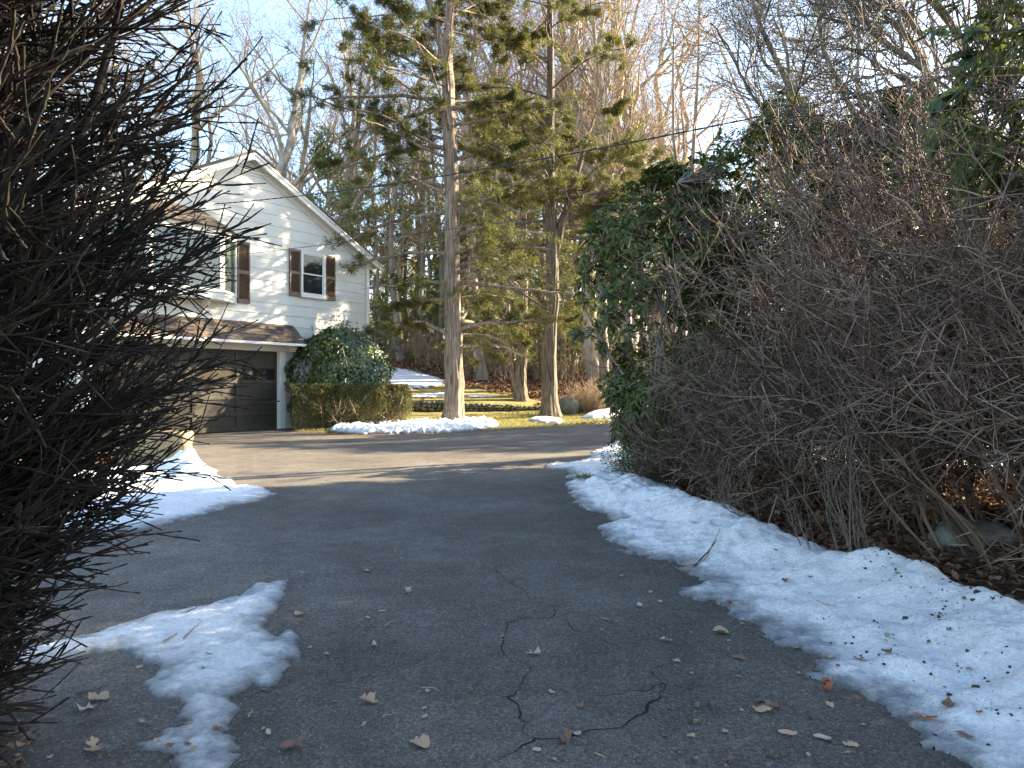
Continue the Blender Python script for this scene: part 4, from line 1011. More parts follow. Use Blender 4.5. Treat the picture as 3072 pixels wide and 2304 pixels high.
def boulder(sx, sy, s, label, seed, mat='moss_stone', sub=4):
    x, y = G(sx, sy); o = rock('boulder', (x, y, float(gz(x, y)) + s[2] * .45), s, M[mat], seed, sub=sub); tag(o, label, 'boulder', 'boulders around the driveway')
boulder(1690, 1243, (.55, .4, .42), 'round mossy boulder beside the dark barked cedar and the mound shrub', 3)
boulder(1850, 1225, (1.4, .8, .55), 'broad boulder half under snow at the far bend of the driveway', 4)
boulder(2000, 1200, (1.0, .7, .6), 'boulder behind the snowy one, next to the rhododendron', 6)
bx, by = 2.75 + .45, 5.9
o = rock('boulder', (3.75, 6.05, .2), (.36, .3, .3), M['stone'], 9, sub=4); tag(o, 'grey boulder among the bare stems just above the snow bank', 'boulder', 'boulders around the driveway')
# tan stone block at the left snow heap
x, y = G(500, 1388)
b_ = MB(); b_.box(-.75, .42, -.3, .3, -.15, .55)
import bmesh
me = bpy.data.meshes.new('stone_block'); bm = bmesh.new()
for v in b_.v: bm.verts.new(v)
bm.verts.ensure_lookup_table()
for f_ in b_.f: bm.faces.new([bm.verts[i] for i in f_])
bmesh.ops.subdivide_edges(bm, edges=bm.edges[:], cuts=9, use_grid_fill=True)
for v in bm.verts:
    c = v.co; n_ = float(vnoise(np.array([c.x * 1.1 + c.z]), np.array([c.y * 2 + c.z * 1.7]), 4, 3, 2.2)[0])
    cx = min(1, abs(c.x + .16) / .585) ** 5 + min(1, abs(c.z - .2) / .35) ** 5 + min(1, abs(c.y) / .3) ** 5
    k = 1 - .05 * max(0, cx - 1)
    v.co = Vector(((c.x + .16) * k * (1 - .12 * max(0, c.z)) - .16, c.y * k, (c.z - .2) * k + .2)) + Vector((n_ * .05, n_ * .04, n_ * .035))
bm.to_mesh(me); bm.free(); me.materials.append(M['block']); me.polygons.foreach_set('use_smooth', np.ones(len(me.polygons), bool))
o = link(bpy.data.objects.new('stone_block', me)); o.location = (x, y, float(gz(x, y))); o.rotation_euler = (0, 0, .25); tag(o, 'tan rough stone block at the end of the sunlit snow by the garage', 'stone block')

# ------------------------------------------------------------------ hedge, ivy bush, mound shrub
def shell_points(n, fn, rg): return fn(n, rg)
def hedge():
    rg = np.random.default_rng(31); a = np.array([*G(885, 1290)]); bb = np.array([*G(1262, 1258)])
    a = np.array([-5.85, 20.1]); bb = np.array([-3.0, 21.75]); L = np.linalg.norm(bb - a); d = (bb - a) / L; n_ = np.array([-d[1], d[0]])  # n_ points away from camera
    root = empty('clipped_hedge', (a[0], a[1], float(gz(*a)))); tag(root, 'low clipped hedge with reddish inner twigs in front of the ivy covered bush', 'hedge')
    H = 1.25; Wd = 1.5
    n = 60000
    s = rg.uniform(-.05, L, n); w = rg.uniform(0, Wd, n); z = rg.uniform(.05, H, n)
    # shells: front, top, right end
    k = rg.random(n); dep = np.abs(rg.normal(size=n)) * .1
    fr_ = k < .5; tp = (k >= .5) & (k < .83); en = k >= .83
    bul = .16 * vnoise(s * 1.0, z, 3, 4, 2.2)
    w = np.where(fr_, dep - bul - .12 * np.sin(z / H * 3.1), w); z = np.where(tp, H - dep * .9 + .1 * vnoise(s, w, 4, 4, 3.0), z); s = np.where(en, L - dep + .15 * vnoise(w, z, 6, 3, 1.5) + .15 * np.sin(z / H * 3.1), s)
    z = z - .16 * np.exp(-np.maximum(w, 0) / .14) * tp - .2 * np.exp(-np.maximum(L - s, 0) / .2) * tp
    # green crust up top, twiggy brown below with gaps
    gr = z / H + .25 * vnoise(s, w + z, 8, 3, 2.2)
    keep = rg.random(n) < np.clip(gr * 1.3 - .05, .25, 1)
    s, w, z = s[keep], w[keep], z[keep]
    loc = np.stack([d[0] * s + n_[0] * w, d[1] * s + n_[1] * w, z], 1)
    kk = ((loc[:, :2] + a - HP) @ HN) > .05; loc = loc[kk]
    dirs = rg.normal(size=loc.shape) + [0, -.3, .5]
    V, f = leaves(loc, dirs, rg.uniform(.03, .055, len(loc)), rg.uniform(.018, .03, len(loc)), rng=rg)
    mesh('foliage', V, [f], M['hedge_leaf'], root)
    ns = 260; s = rg.uniform(.1, L - .1, ns); w = rg.uniform(.15, Wd - .1, ns)
    p = np.stack([d[0] * s + n_[0] * w, d[1] * s + n_[1] * w, np.full(ns, -.02)], 1)
    P, R = walk(p, rg.normal(size=p.shape) * [.4, .4, .1] + [0, 0, 1], rg.uniform(.8, 1.15, ns), 5, rg.uniform(.008, .014, ns), .4, (0, 0, .1), .15, rg)
    P1, R1 = grow(P, R, 9, .15, .95, .4, (30, 70), 4, (0, 0, .3), .2, .6, .4, .3, .003, .008, rg)
    V, f = merge([tubes(P, R, 4), tubes(P1, R1, 3)]); mesh('twigs', V, f, M['thicket'], root)
hedge()

def ivy_bush():
    rg = np.random.default_rng(41); c = np.array([-4.95, 21.75]); z0 = float(gz(*c))
    root = empty('ivy_covered_bush', (c[0], c[1], z0)); tag(root, 'tall rounded bush of glossy ivy leaves against the house wall', 'bush')
    def surf(th, ph):  # th azimuth, ph 0 bottom..1 top
        r = np.interp(ph, [0, .25, .6, .85, 1], [1.15, 1.35, 1.35, 1.12, .35]) * (1 + .26 * vnoise(th * 2, ph * 5, 4, 3, 1.3))
        return r, ph * 2.8
    n = 15000; th = rg.uniform(0, 2 * np.pi, n); ph = rg.random(n) ** .9; r, z = surf(th, ph); r = r - np.abs(rg.normal(size=n)) * .09
    z = z + .12 * vnoise(th * 3, ph * 3, 9, 2, 2)
    lx = np.cos(th) * r * 1.12; ly = np.sin(th) * r * .62; p = np.stack([lx * .87 - ly * .5, lx * .5 + ly * .87, z], 1)
    # keep out of the house wall
    wc = (p[:, :2] + c - HP) @ HN; keep = wc > .06; p, th = p[keep], th[keep]
    out = np.stack([np.cos(th), np.sin(th), np.full(len(th), .35)], 1)
    d = nrm(np.cross(out, rg.normal(size=p.shape))) + [0, 0, -.6]
    V, f = leaves(p, d, rg.uniform(.045, .12, len(p)), rg.uniform(.04, .1, len(p)), up=out + rg.normal(size=p.shape) * .35, fold=.12, rng=rg)
    mesh('foliage', V, [f], M['ivy_leaf'], root)
    # upright sprigs
    n = 34; a = rg.uniform(0, 6.28, n); rr = rg.uniform(.1, .95, n); q = np.stack([np.cos(a) * rr * 1.1, np.sin(a) * rr * .6, np.interp(rr, [0, 1], [2.85, 2.2])], 1)
    q = q[((q[:, :2] + c - HP) @ HN) > .1]
    P, R = walk(q, np.tile([[0, 0, 1.]], (len(q), 1)) + rg.normal(size=q.shape) * .2, rg.uniform(.25, .75, len(q)), 6, np.full(len(q), .007), .4, (0, 0, .1), .1, rg)
    ns = len(P) * 14; idx = rg.integers(0, len(P), ns); pp, T, _ = sample(P, R, idx, rg.random(ns))
    V2, f2 = leaves(pp, rg.normal(size=pp.shape) + T * .5, rg.uniform(.04, .07, ns), rg.uniform(.035, .05, ns), rng=rg)
    mesh('sprig_leaves', V2, [f2], M['ivy_leaf'], root)
    st = np.stack([rg.uniform(-.5, .5, 16), rg.uniform(-.3, .3, 16), np.zeros(16)], 1)
    Ps, Rs = walk(st, rg.normal(size=st.shape) * .25 + [0, 0, 1], np.full(16, 2.4), 6, np.full(16, .025), .4, (0, 0, .2), .12, rg)
    V, f = merge([tubes(P, R, 3), tubes(Ps, Rs, 5)]); mesh('stems', V, f, M['grey_bark'], root, smooth=True)
ivy_bush()

def stem_shrub(name, label, cat, group, loc, seed, nst, H, spreadr, lean, mat, r0=.012, n1=9, L1=.9, n2=8, L2=.35, n3=0, L3=.15, base_r=.3, wig=.09, ang=(18, 45), trop=(0, 0, .1), rmin=.003, sides=4, k1=6, tip=.45, extra=None, up=1.0):
    rg = np.random.default_rng(seed); root = empty(name, loc)
    if label: tag(root, label, cat, group)
    a = rg.uniform(0, 6.28, nst); rr = base_r * np.sqrt(rg.random(nst)); p = np.stack([np.cos(a) * rr, np.sin(a) * rr, np.full(nst, -.06)], 1)
    d = np.stack([np.cos(a), np.sin(a), np.zeros(nst)], 1) * rg.uniform(.1, 1, (nst, 1)) * spreadr + [0, 0, up] + np.asarray(lean)
    P, R = walk(p, d, rg.uniform(.55, 1.2, nst) * H, 11, rg.uniform(.6, 1.2, nst) * r0, .35, trop, wig, rg)
    P1, R1 = grow(P, R, n1, .12, .98, L1, ang, k1, trop, .1, .6, .45, .45, rmin * 1.3, r0, rg)
    P2, R2 = grow(P1, R1, n2, .1, 1, L2, ang, 4, trop, .12, .7, .6, .35, rmin, r0, rg)
    parts = [tubes(P, R, 5), tubes(P1, R1, sides), tubes(P2, R2, 3)]
    if n3:
        P3, R3 = grow(P2, R2, n3, .1, 1, L3, ang, 3, trop, .12, .8, .6, .35, rmin * .9, r0, rg); parts.append(tubes(P3, R3, 3))
    s = [merge(parts[:1]), merge(parts[1:])]
    mesh('stems', s[0][0], s[0][1], mat, root, smooth=True); mesh('twigs', s[1][0], s[1][1], mat, root, smooth=True)
    return root

x, y = G(1780, 1240)
stem_shrub('mound_shrub', 'dense rounded tan leafless shrub behind the mossy boulder', 'shrub', None, (x, y + .4, float(gz(x, y + .4))), 61, 90, 1.15, 1.0, (0, 0, 0), M['thicket'], .008, 8, .4, 4, .18, base_r=.35, wig=.1, rmin=.004)

# ------------------------------------------------------------------ winged bare shrubs to the right
RS = [  # x, y, height, seed, lean
    (3.0, 9.3, 1.2, 71, (-.12, -.1, 0), 'slanting bare shrub at the far end of the snow bank beside the rhododendrons'),
    (3.4, 7.9, 1.9, 72, (-.22, -.05, 0), 'tall bare shrub second from the rhododendrons along the snow bank'),
    (3.4, 6.6, 3.3, 73, (-.32, 0, 0), 'dense bare grey shrub above the middle of the snow bank'),
    (3.8, 5.6, 3.6, 74, (-.4, .05, 0), 'bare shrub with arching stems behind the grey boulder by the snow bank'),
    (4.1, 4.6, 3.5, 75, (-.3, .1, 0), 'bare shrub at the dirty near end of the snow bank under the broad evergreen leaves'),
    (4.6, 7.2, 1.55, 71, (-.35, 0, 0), 'bare shrub in the second row under the magnolia limbs'),
    (5.5, 6.6, 2.9, 72, (-.3, 0, 0), 'tallest bare shrub of the second row below the broad evergreen leaves'),
    (5.1, 6.0, 2.2, 73, (-.3, 0, 0), 'tall bare shrub rising between the grey boulder and the broad evergreen leaves'), (6.1, 7.8, 2.2, 74, (-.3, 0, 0), 'highest bare shrub, behind the others under the broad evergreen leaves'),
    (5.3, 8.9, 2.2, 73, (-.3, 0, 0), 'bare shrub of the third row just in front of the magnolia trunk')]
rproto = {}
for x, y, H, sd_, ln, lab in RS:
    if sd_ not in rproto:
        o = stem_shrub('bare_shrub', lab, 'shrub', 'bare winged shrubs behind the snow bank', (x, y, float(gtop(x, y))), sd_, 25, H, .62, ln, M['bare_stem'], .014, 7, 1.0, 6, .45, 3, .19, base_r=.65, wig=.115, ang=(22, 72), trop=(-.05, -.02, .02), rmin=.0038)
        rproto[sd_] = o
    else:
        o = copy_tree(rproto[sd_]); o.location = (x, y, float(gtop(x, y))); o.rotation_euler = (0, 0, .3); o.scale = (1.6, 1.6, 1.7) if sd_ == 71 else (1.35, 1.35, 1.45); tag(o, lab)
# thin shoots sprouting through the snow bank
for i, (sx, sy, h) in enumerate([(2440, 1725, .75), (2540, 1765, .95), (2600, 1768, .9), (2250, 1620, .6), (2180, 1600, .5)]):
    x, y = G(sx, sy)
    o = stem_shrub('bare_shoots', None, None, None, (x, y, float(snow_z(np.array([x]), np.array([y]))[0]) - .02), 90 + i, 6, h, .25, (-.25, 0, 0), M['wing_bark_grey'], .0055, 3, .25, 2, .1, base_r=.09, wig=.07, ang=(12, 35), rmin=.002)
    tag(o, ['cluster of thin shoots rising from the snow bank, second from the near end', 'leaning shoots through the snow nearest the dirt clods', 'short upright shoots in the snow beside the dirt clods', 'sparse shoots where the snow bank narrows', 'farthest thin shoots standing in the snow bank'][i], 'shoots', 'thin shoots growing through the snow bank')

# ------------------------------------------------------------------ near bare bush on the left
def near_bush():
    rg = np.random.default_rng(55); base = np.array([-2.45, 2.45, float(gz(-2.45, 2.45))])
    root = empty('winged_bush', tuple(base)); tag(root, 'big dark bare bush with corky winged twigs filling the side next to the camera', 'bush')
    n = 26; a = rg.uniform(0, 6.28, n); p = np.stack([np.cos(a) * .25, np.sin(a) * .22, np.full(n, -.03)], 1)
    d = np.stack([np.cos(a), np.sin(a), np.zeros(n)], 1) * rg.uniform(.02, .28, (n, 1)) + [0, 0, 1]
    P, R = walk(p, d, rg.uniform(2.4, 3.8, n), 16, rg.uniform(.016, .03, n), .4, (0, 0, .15), .05, rg)
    # limbs reach from the stems out to a rounded skin
    m = 700; th = rg.uniform(-2.1, 1.9, m); zt = rg.uniform(.35, 3.9, m)
    rad_ = np.interp(zt, [.3, .6, .9, 1.3, 2.1, 3.0, 4.0], [.55, .74, .98, 1.27, 1.42, 1.36, 1.12]) * (1 - np.abs(rg.normal(size=m)) * .2) * (1 + .09 * vnoise(th * 2, zt * 1.5, 5, 2, 1))
    tip = np.stack([np.cos(th) * rad_, np.sin(th) * rad_ * .95, zt], 1)
    flat = P[:, 2:].reshape(-1, 3)
    want = tip - np.stack([np.cos(th) * rad_ * .8, np.sin(th) * rad_ * .8, rad_ * rg.uniform(.15, .7, m)], 1); want[:, 2] = np.maximum(want[:, 2], .12)
    st = flat[np.argmin(((want[:, None] - flat[None]) ** 2).sum(-1), axis=1)]
    K = 8; t = np.linspace(0, 1, K)[None, :, None]; mid = (st + tip) / 2 + rg.normal(size=tip.shape) * .07 + np.array([0, 0, -.05])
    P1 = (1 - t) ** 2 * st[:, None] + 2 * t * (1 - t) * mid[:, None] + t ** 2 * tip[:, None]; P1[:, 1:-1] += rg.normal(size=(m, K - 2, 3)) * .012
    R1 = rg.uniform(.007, .0135, m)[:, None] * np.linspace(1, .5, K)[None]
    P2, R2 = grow(P1, R1, 8, .2, .98, .4, (14, 42), 6, (.0, 0, .03), .06, .85, .7, .35, .0054, .0085, rg)
    P3, R3 = grow(P2, R2, 2, .15, .9, .17, (18, 42), 4, (0, 0, .03), .07, .9, .8, .2, .004, .006, rg)
    def corky(P, R, k, amt):
        m, K, _ = P.shape; q = np.linspace(0, K - 1, K * k - k + 1); i = np.clip(q.astype(int), 0, K - 2); f_ = (q - i)[None, :, None]
        Q = P[:, i] * (1 - f_) + P[:, i + 1] * f_; Rq = R[:, i] * (1 - f_[..., 0]) + R[:, i + 1] * f_[..., 0]
        return Q, Rq * (1 + amt * np.clip(rg.normal(size=Rq.shape), -.8, 1.4))
    P2c, R2c = corky(P2, R2, 3, .45); P3c, R3c = corky(P3, R3, 3, .4); P1c, R1c = corky(P1, R1, 3, .25)
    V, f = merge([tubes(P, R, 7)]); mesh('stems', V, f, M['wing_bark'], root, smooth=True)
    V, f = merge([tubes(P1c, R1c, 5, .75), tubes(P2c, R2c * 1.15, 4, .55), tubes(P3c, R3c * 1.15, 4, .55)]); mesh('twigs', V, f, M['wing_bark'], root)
    # a few weathered grey dead limbs in front
    L_ = [([-.35, -.5, 1.55], [.1, -.65, 1.75], [.5, -.7, 1.98], [.72, -.72, 2.02]), ([.1, -.8, 1.35], [.55, -.9, 1.32], [.9, -.85, 1.15], [1.1, -.8, 1.02]), ([.3, -.6, .9], [.65, -.7, 1.2], [.95, -.7, 1.55]), ([.0, -.7, 2.2], [.4, -.8, 2.1], [.9, -.7, 1.9])]
    pr = []
    for i_, pl in enumerate(L_):
        Pl, Rl = resample(pl, np.linspace(.016 if i_ == 0 else .008, .004, len(pl)), 14, .008, rg); pr.append(tubes(Pl, Rl, 6))
    V, f = merge(pr); mesh('dead_limbs', V, f, M['wing_bark_grey'], root, smooth=True)
near_bush()

# ------------------------------------------------------------------ rhododendrons
def whorls(tips, dirs, n, L, Wd, rg, droop=.35):
    m = len(tips); idx = np.repeat(np.arange(m), n); T = nrm(dirs[idx] + [0, 0, .25])
    u = nrm(np.cross(T, rg.normal(size=(m * n, 3)))); d = T * rg.uniform(-.1, .5, (m * n, 1)) + u
    ln = rg.uniform(.65, 1.15, m * n) * L
    return leaves(tips[idx] + rg.normal(size=(m * n, 3)) * .012, d, ln, ln * Wd, up=T + rg.normal(size=T.shape) * .2, fold=.1, droop=droop, rng=rg)

def rhodo(base, rx, ry, H, seed, label, nst=22, dens=1.0, L=.125, low=.12):
    rg = np.random.default_rng(seed); root = empty('rhododendron', (base[0], base[1], float(gtop(base[0], base[1])))); tag(root, label, 'shrub', 'rhododendrons beside the driveway')
    # crown shell tips (dome), stems reach them
    n = int(2300 * dens); th = rg.uniform(0, 2 * np.pi, n); zz = rg.uniform(low, 1, n)
    rr = np.interp(zz, [0, .35, .65, .85, 1], [.5, .8, 1, .78, .12])
    rr = rr * (1 + .2 * vnoise(th * 1.4 + zz * 2, zz * 4, seed, 3, 1.1) + .14 * vnoise(th * 4, zz * 9, seed + 9, 2, 1.0)) * (1 - np.abs(rg.normal(size=n)) * .24)
    tip = np.stack([np.cos(th) * rr * rx, np.sin(th) * rr * ry, zz * H * (1 + .06 * vnoise(th * 2, zz * 0, seed + 2, 2, 1))], 1)
    m = vnoise(tip[:, 0] + tip[:, 1] * .7, tip[:, 2], seed + 5, 2, 1.7) > -.16; tip = tip[m]
    a = rg.uniform(0, 6.28, nst); st = np.stack([np.cos(a) * rx * .2, np.sin(a) * ry * .2, np.full(nst, -.05)], 1)
    tg = np.stack([np.cos(a) * rx * rg.uniform(.2, .7, nst), np.sin(a) * ry * rg.uniform(.2, .7, nst), H * rg.uniform(.5, .85, nst)], 1)
    P, R = walk(st, tg - st, np.linalg.norm(tg - st, axis=1), 9, rg.uniform(.02, .035, nst), .4, (0, 0, 0), .1, rg)
    flat = P[:, 2:].reshape(-1, 3)
    near = flat[np.argmin(((tip[:, None, :] - flat[None]) ** 2).sum(-1) + rg.random((len(tip), 1)) * 0, axis=1)]
    mid = (near + tip) / 2 + rg.normal(size=tip.shape) * .08 - [0, 0, .06]
    Pb = np.stack([near, mid, tip], 1); Rb = np.tile([[.009, .006, .004]], (len(tip), 1))
    V, f = merge([tubes(P, R, 5), tubes(Pb, Rb, 3)]); mesh('stems', V, f, M['grey_bark'], root, smooth=True)
    out = nrm(tip - mid)
    V, f = whorls(tip, out, 10, L, .3, rg); mesh('foliage', V, [f], M['rhodo_leaf'], root)
    return root
rhodo((2.35, 10.9), 1.45, 1.35, 4.55, 401, 'dark green rhododendron overhanging the driveway bend, first of the row', 20, 1.25)
rhodo((3.85, 10.8), 1.75, 1.4, 5.15, 402, 'tallest rhododendron, under the cable behind the bare shrubs', 22, 1.35)
r3_ = rhodo((5.45, 10.4), 1.75, 1.5, 5.1, 403, 'rhododendron under the magnolia limbs behind the second row of bare shrubs', 20, 1.1)
rhodo((4.6, 8.8), 1.25, 1.1, 3.2, 405, 'low rhododendron tangled inside the bare shrubs', 12, .6)
rhodo((2.35, 13.2), .75, .8, 1.9, 404, 'small rhododendron with low leaves at the far end of the shaded shrubs', 8, .32)
for x_, y_, l_ in ((6.2, 4.0, 'unseen rhododendron added for shade just past the near end of the snow bank'), (8.6, 3.8, 'unseen rhododendron added for shade behind the near end of the snow bank'), (8.2, 7.4, 'unseen rhododendron added for shade behind the tallest bare shrub')):  # unseen copies outside the view, added to block sun on the near driveway
    o = copy_tree(r3_); o.location = (x_, y_, float(gtop(x_, y_))); o.rotation_euler = (0, 0, x_ * 2); tag(o, l_)
# near one, mostly out of view at the side
def near_rhodo():
    rg = np.random.default_rng(88); base = np.array([5.0, 6.0, float(gtop(5.0, 6.0))]); root = empty('rhododendron', tuple(base)); tag(root, 'rhododendron with broad drooping leaves hanging in above the bare shrubs', 'shrub', 'rhododendrons beside the driveway')
    n = 620; th = rg.uniform(0, 6.28, n); zz = rg.uniform(.56, 1.05, n)
    rr = np.interp(zz, [.55, .72, 1], [.75, 1.0, .75]) * (1 - np.abs(rg.normal(size=n)) * .25)
    tip = np.stack([np.cos(th) * rr * 1.75, np.sin(th) * rr * 1.2, zz * 5.1], 1)
    st = rg.normal(size=(10, 3)) * [.2, .2, 0] + [0, 0, -.05]; a = rg.uniform(0, 6.28, 10)
    tg = np.stack([np.cos(a) * .8, np.sin(a) * .7, rg.uniform(3.2, 4.4, 10)], 1)
    P, R = walk(st, tg - st, np.linalg.norm(tg - st, axis=1), 10, rg.uniform(.03, .045, 10), .4, (0, 0, 0), .08, rg)
    flat = P[:, 4:].reshape(-1, 3); near = flat[np.argmin(((tip[:, None] - flat[None]) ** 2).sum(-1), axis=1)]
    mid = (near + tip) / 2 + rg.normal(size=tip.shape) * .1 - [0, 0, .1]
    V, f = merge([tubes(P, R, 6), tubes(np.stack([near, mid, tip], 1), np.tile([[.011, .008, .005]], (n, 1)), 4)]); mesh('stems', V, f, M['grey_bark'], root, smooth=True)
    V, f = whorls(tip, nrm(tip - mid), 12, .155, .32, rg, .3); mesh('foliage', V, [f], M['rhodo_leaf'], root)
near_rhodo()

def yew(base, label, seed):
    rg = np.random.default_rng(seed); root = stem_shrub('low_evergreen_shrub', label, 'shrub', None, (base[0], base[1], float(gtop(*base))), seed, 46, .75, 1.3, (-.5, -.1, 0), M['wing_bark_grey'], .008, 8, .38, 6, .16, base_r=.3, rmin=.0025, up=.75)
    n = 9000; P = rg.normal(size=(n, 3)); P = nrm(P) * rg.uniform(.5, 1, (n, 1)) * [.85, .6, .5] + [-.25, 0, .4]
    P = P[(P[:, 2] > .02) & (vnoise(P[:, 0], P[:, 2] + P[:, 1], 3, 2, 3) > -.3)]
    V, f = leaves(P, rg.normal(size=P.shape) + [0, 0, .4], .035, .012, rng=rg); mesh('foliage', V, [f], M['yew_leaf'], root)
yew((2.3, 10.4), 'low spreading shrub with fine olive leaves at the foot of the rhododendrons', 66)

# ------------------------------------------------------------------ magnolia
def magnolia(limbs, label, base, seed, rb):
    rg = np.random.default_rng(seed); root = empty('magnolia_tree', tuple(base)); tag(root, label, 'magnolia', 'bare magnolias above the rhododendrons')
    parts = []; LP, LR = [], []
    for pts, r0, r1 in limbs:
        P, R = resample([np.asarray(p) - base for p in pts], np.linspace(r0, r1, len(pts)), 18, .012, rg); parts.append(tubes(P, R, 8)); LP.append(P); LR.append(R)
    P = np.concatenate(LP); R = np.concatenate(LR)
    P1, R1 = grow(P, R, 17, .2, 1, 1.9, (30, 68), 8, (-.15, 0, .35), .15, .45, .3, .35, .008, .03, rg)
    P2, R2 = grow(P1, R1, 9, .12, 1, .72, (30, 65), 5, (0, 0, .3), .16, .6, .45, .35, .005, .012, rg)
    P3, R3 = grow(P2, R2, 4, .15, .95, .26, (30, 60), 4, (0, 0, .3), .18, .8, .6, .3, .004, .008, rg)
    V, f = merge(parts); mesh('trunk', V, f, M['magnolia_bark'], root, smooth=True)
    V, f = merge([tubes(P1, R1, 5), tubes(P2, R2, 4), tubes(P3, R3, 3)]); mesh('crown', V, f, M['magnolia_bark'], root, smooth=True)
    # fat buds at the twig ends
    tip = P3[:, -1]; d = nrm(P3[:, -1] - P3[:, -2] + [0, 0, .02]); k = rg.random(len(tip)) < .6; tip, d = tip[k], d[k]
    Pb = np.stack([tip, tip + d * .014, tip + d * .03, tip + d * .045], 1); V, f = tubes(Pb, np.tile([[.003, .007, .006, .001]], (len(tip), 1)), 4); mesh('buds', V, [f], M['magnolia_bark'], root)
Ym = 10.0
s3 = lambda a, b_: W(2048 + a / 2.16, b_ / 2.16, Ym)
mb0 = np.array([5.5, Ym, float(gtop(5.5, Ym))])
tk = [mb0 + [0, 0, -.1], mb0 + [.05, 0, 1.2], mb0 + [-.2, 0, 2.6], s3(1800, 880)]
magnolia([([*tk, s3(1680, 780), s3(1600, 650), s3(1560, 540), s3(1550, 400), s3(1565, 250), s3(1450, 150), s3(1300, 135), s3(1190, 20), s3(1100, -150)], .10, .02),
          ([s3(1555, 440), s3(1400, 330), s3(1250, 230), s3(1170, 120), s3(1130, 0), s3(1080, -200)], .045, .015),
          ([s3(1570, 600), s3(1480, 520), s3(1400, 475), s3(1300, 480), s3(1150, 500), s3(1000, 560)], .035, .01),
          ([mb0 + [-.15, 0, 1.5], s3(1400, 900), s3(1370, 820), s3(1345, 700), s3(1260, 600), s3(1100, 600), s3(960, 605)], .05, .012),
          ([s3(1565, 250), s3(1480, 130), s3(1370, 40), s3(1300, -80)], .04, .02),
          ([*tk[:3], s3(1950, 500), s3(1800, 150), s3(1600, 20), s3(1500, -100)], .08, .03)],
         'bare magnolia with thick curved limbs and buds above the rhododendrons', mb0, 21, .1)
Ym = 12.6
mb1 = np.array([4.0, Ym, float(gtop(4.0, Ym))])
magnolia([([mb1, mb1 + [0, 0, 2.5], s3(1050, 980), s3(900, 830), s3(750, 680), s3(620, 500), s3(590, 380), s3(560, 250), s3(480, 80), s3(400, -60), s3(350, -200)], .08, .02),
          ([s3(620, 500), s3(520, 400), s3(480, 250), s3(500, 100)], .03, .01),
          ([s3(1150, 800), s3(1000, 520), s3(900, 300), s3(880, 100), s3(900, -100)], .05, .02),
          ([s3(590, 200), s3(700, 260), s3(900, 260), s3(1120, 230)], .025, .01),
          ([s3(900, 830), s3(500, 700), s3(380, 520), s3(300, 300), s3(180, 150)], .035, .01)],
         'slimmer bare magnolia leaning out beyond the tallest rhododendron', mb1, 22, .08)

# ------------------------------------------------------------------ fallen leaves, twigs, litter
def oak_outline(rg, lobes=4):
    pts = [(0, -.5), (0.02, -.32)]
    for i in range(lobes):
        y = -.3 + i * .2; w = [.2, .34, .36, .22][i] * rg.uniform(.8, 1.15)
        pts += [(w * .35, y), (w, y + .09), (w * .8, y + .15), (w * .3, y + .12)]
    pts += [(.07, .48), (0, .56)]
    return pts + [(-x * rg.uniform(.85, 1.1), y) for x, y in pts[1:-1][::-1]]
def leaf_mesh_data(name, kind, seed, curl, mat):
    rg = random.Random(seed)
    class R_:  # tiny adaptor
        uniform = staticmethod(rg.uniform)
    if kind == 'oak': o = oak_outline(R_)
    elif kind == 'maple': 
        o = []
        for i in range(10):
            a = -math.pi / 2 + i / 10 * 2 * math.pi; r = (.55 if i % 2 else .2) * rg.uniform(.85, 1.15)
            if i == 0: r = .18
            o.append((math.cos(a) * r, math.sin(a) * r))
    elif kind == 'oval': o = [(.2 * math.sin(t) , -.5 * math.cos(t)) for t in np.linspace(0, 2 * math.pi, 13)[:-1]]
    else:
        o = [(math.cos(t) * rg.uniform(.2, .5), math.sin(t) * rg.uniform(.25, .5)) for t in np.linspace(0, 2 * math.pi, 8)[:-1]]
    bm = bmesh.new(); vs = [bm.verts.new((x, y, 0)) for x, y in o]; bm.faces.new(vs)
    bmesh.ops.triangulate(bm, faces=bm.faces[:]); bmesh.ops.subdivide_edges(bm, edges=bm.edges[:], cuts=1); bmesh.ops.triangulate(bm, faces=bm.faces[:])
    for v in bm.verts:
        x, y = v.co.x, v.co.y; v.co.z = .06 + curl * (x * x * 1.6 + y * y * .8) + .05 * math.sin(x * 9 + seed) + .04 * math.cos(y * 8 + seed)
    me = bpy.data.meshes.new(name); bm.to_mesh(me)
    mz = min(v.co.z for v in me.vertices)
    for v in me.vertices: v.co.z -= mz
    bm.free(); me.materials.append(M[mat]); return me
def surf_z(x, y):
    return float(max(snow_z(np.array([x]), np.array([y]))[0], gz(x, y) + .018))
def put_leaf(sx, sy, kind, size, rz, mat, label, group, curl=.5, tilt=(0, 0), nm='oak_leaf', seed=None, cat='leaf'):
    x, y = G(sx, sy)
    z = surf_z(x, y)
    if z > float(gz(x, y)) + .03:   # on snow: slide towards the eye so that it sits where the photo shows it
        k = (EYE - z) / (EYE - float(gz(x, y))); x *= k; y *= k; z = surf_z(x, y)
    me = leaf_mesh_data(nm, kind, seed if seed is not None else int(sx), curl, mat)
    o = link(bpy.data.objects.new(nm, me)); o.location = (x, y, z + .003); o.scale = (size * .72,) * 3; o.rotation_euler = (tilt[0], tilt[1], rz)
    tag(o, label, cat, group)
    return o
GA = 'dry leaves lying on the driveway'; GS = 'dry leaves lying on the snow bank'
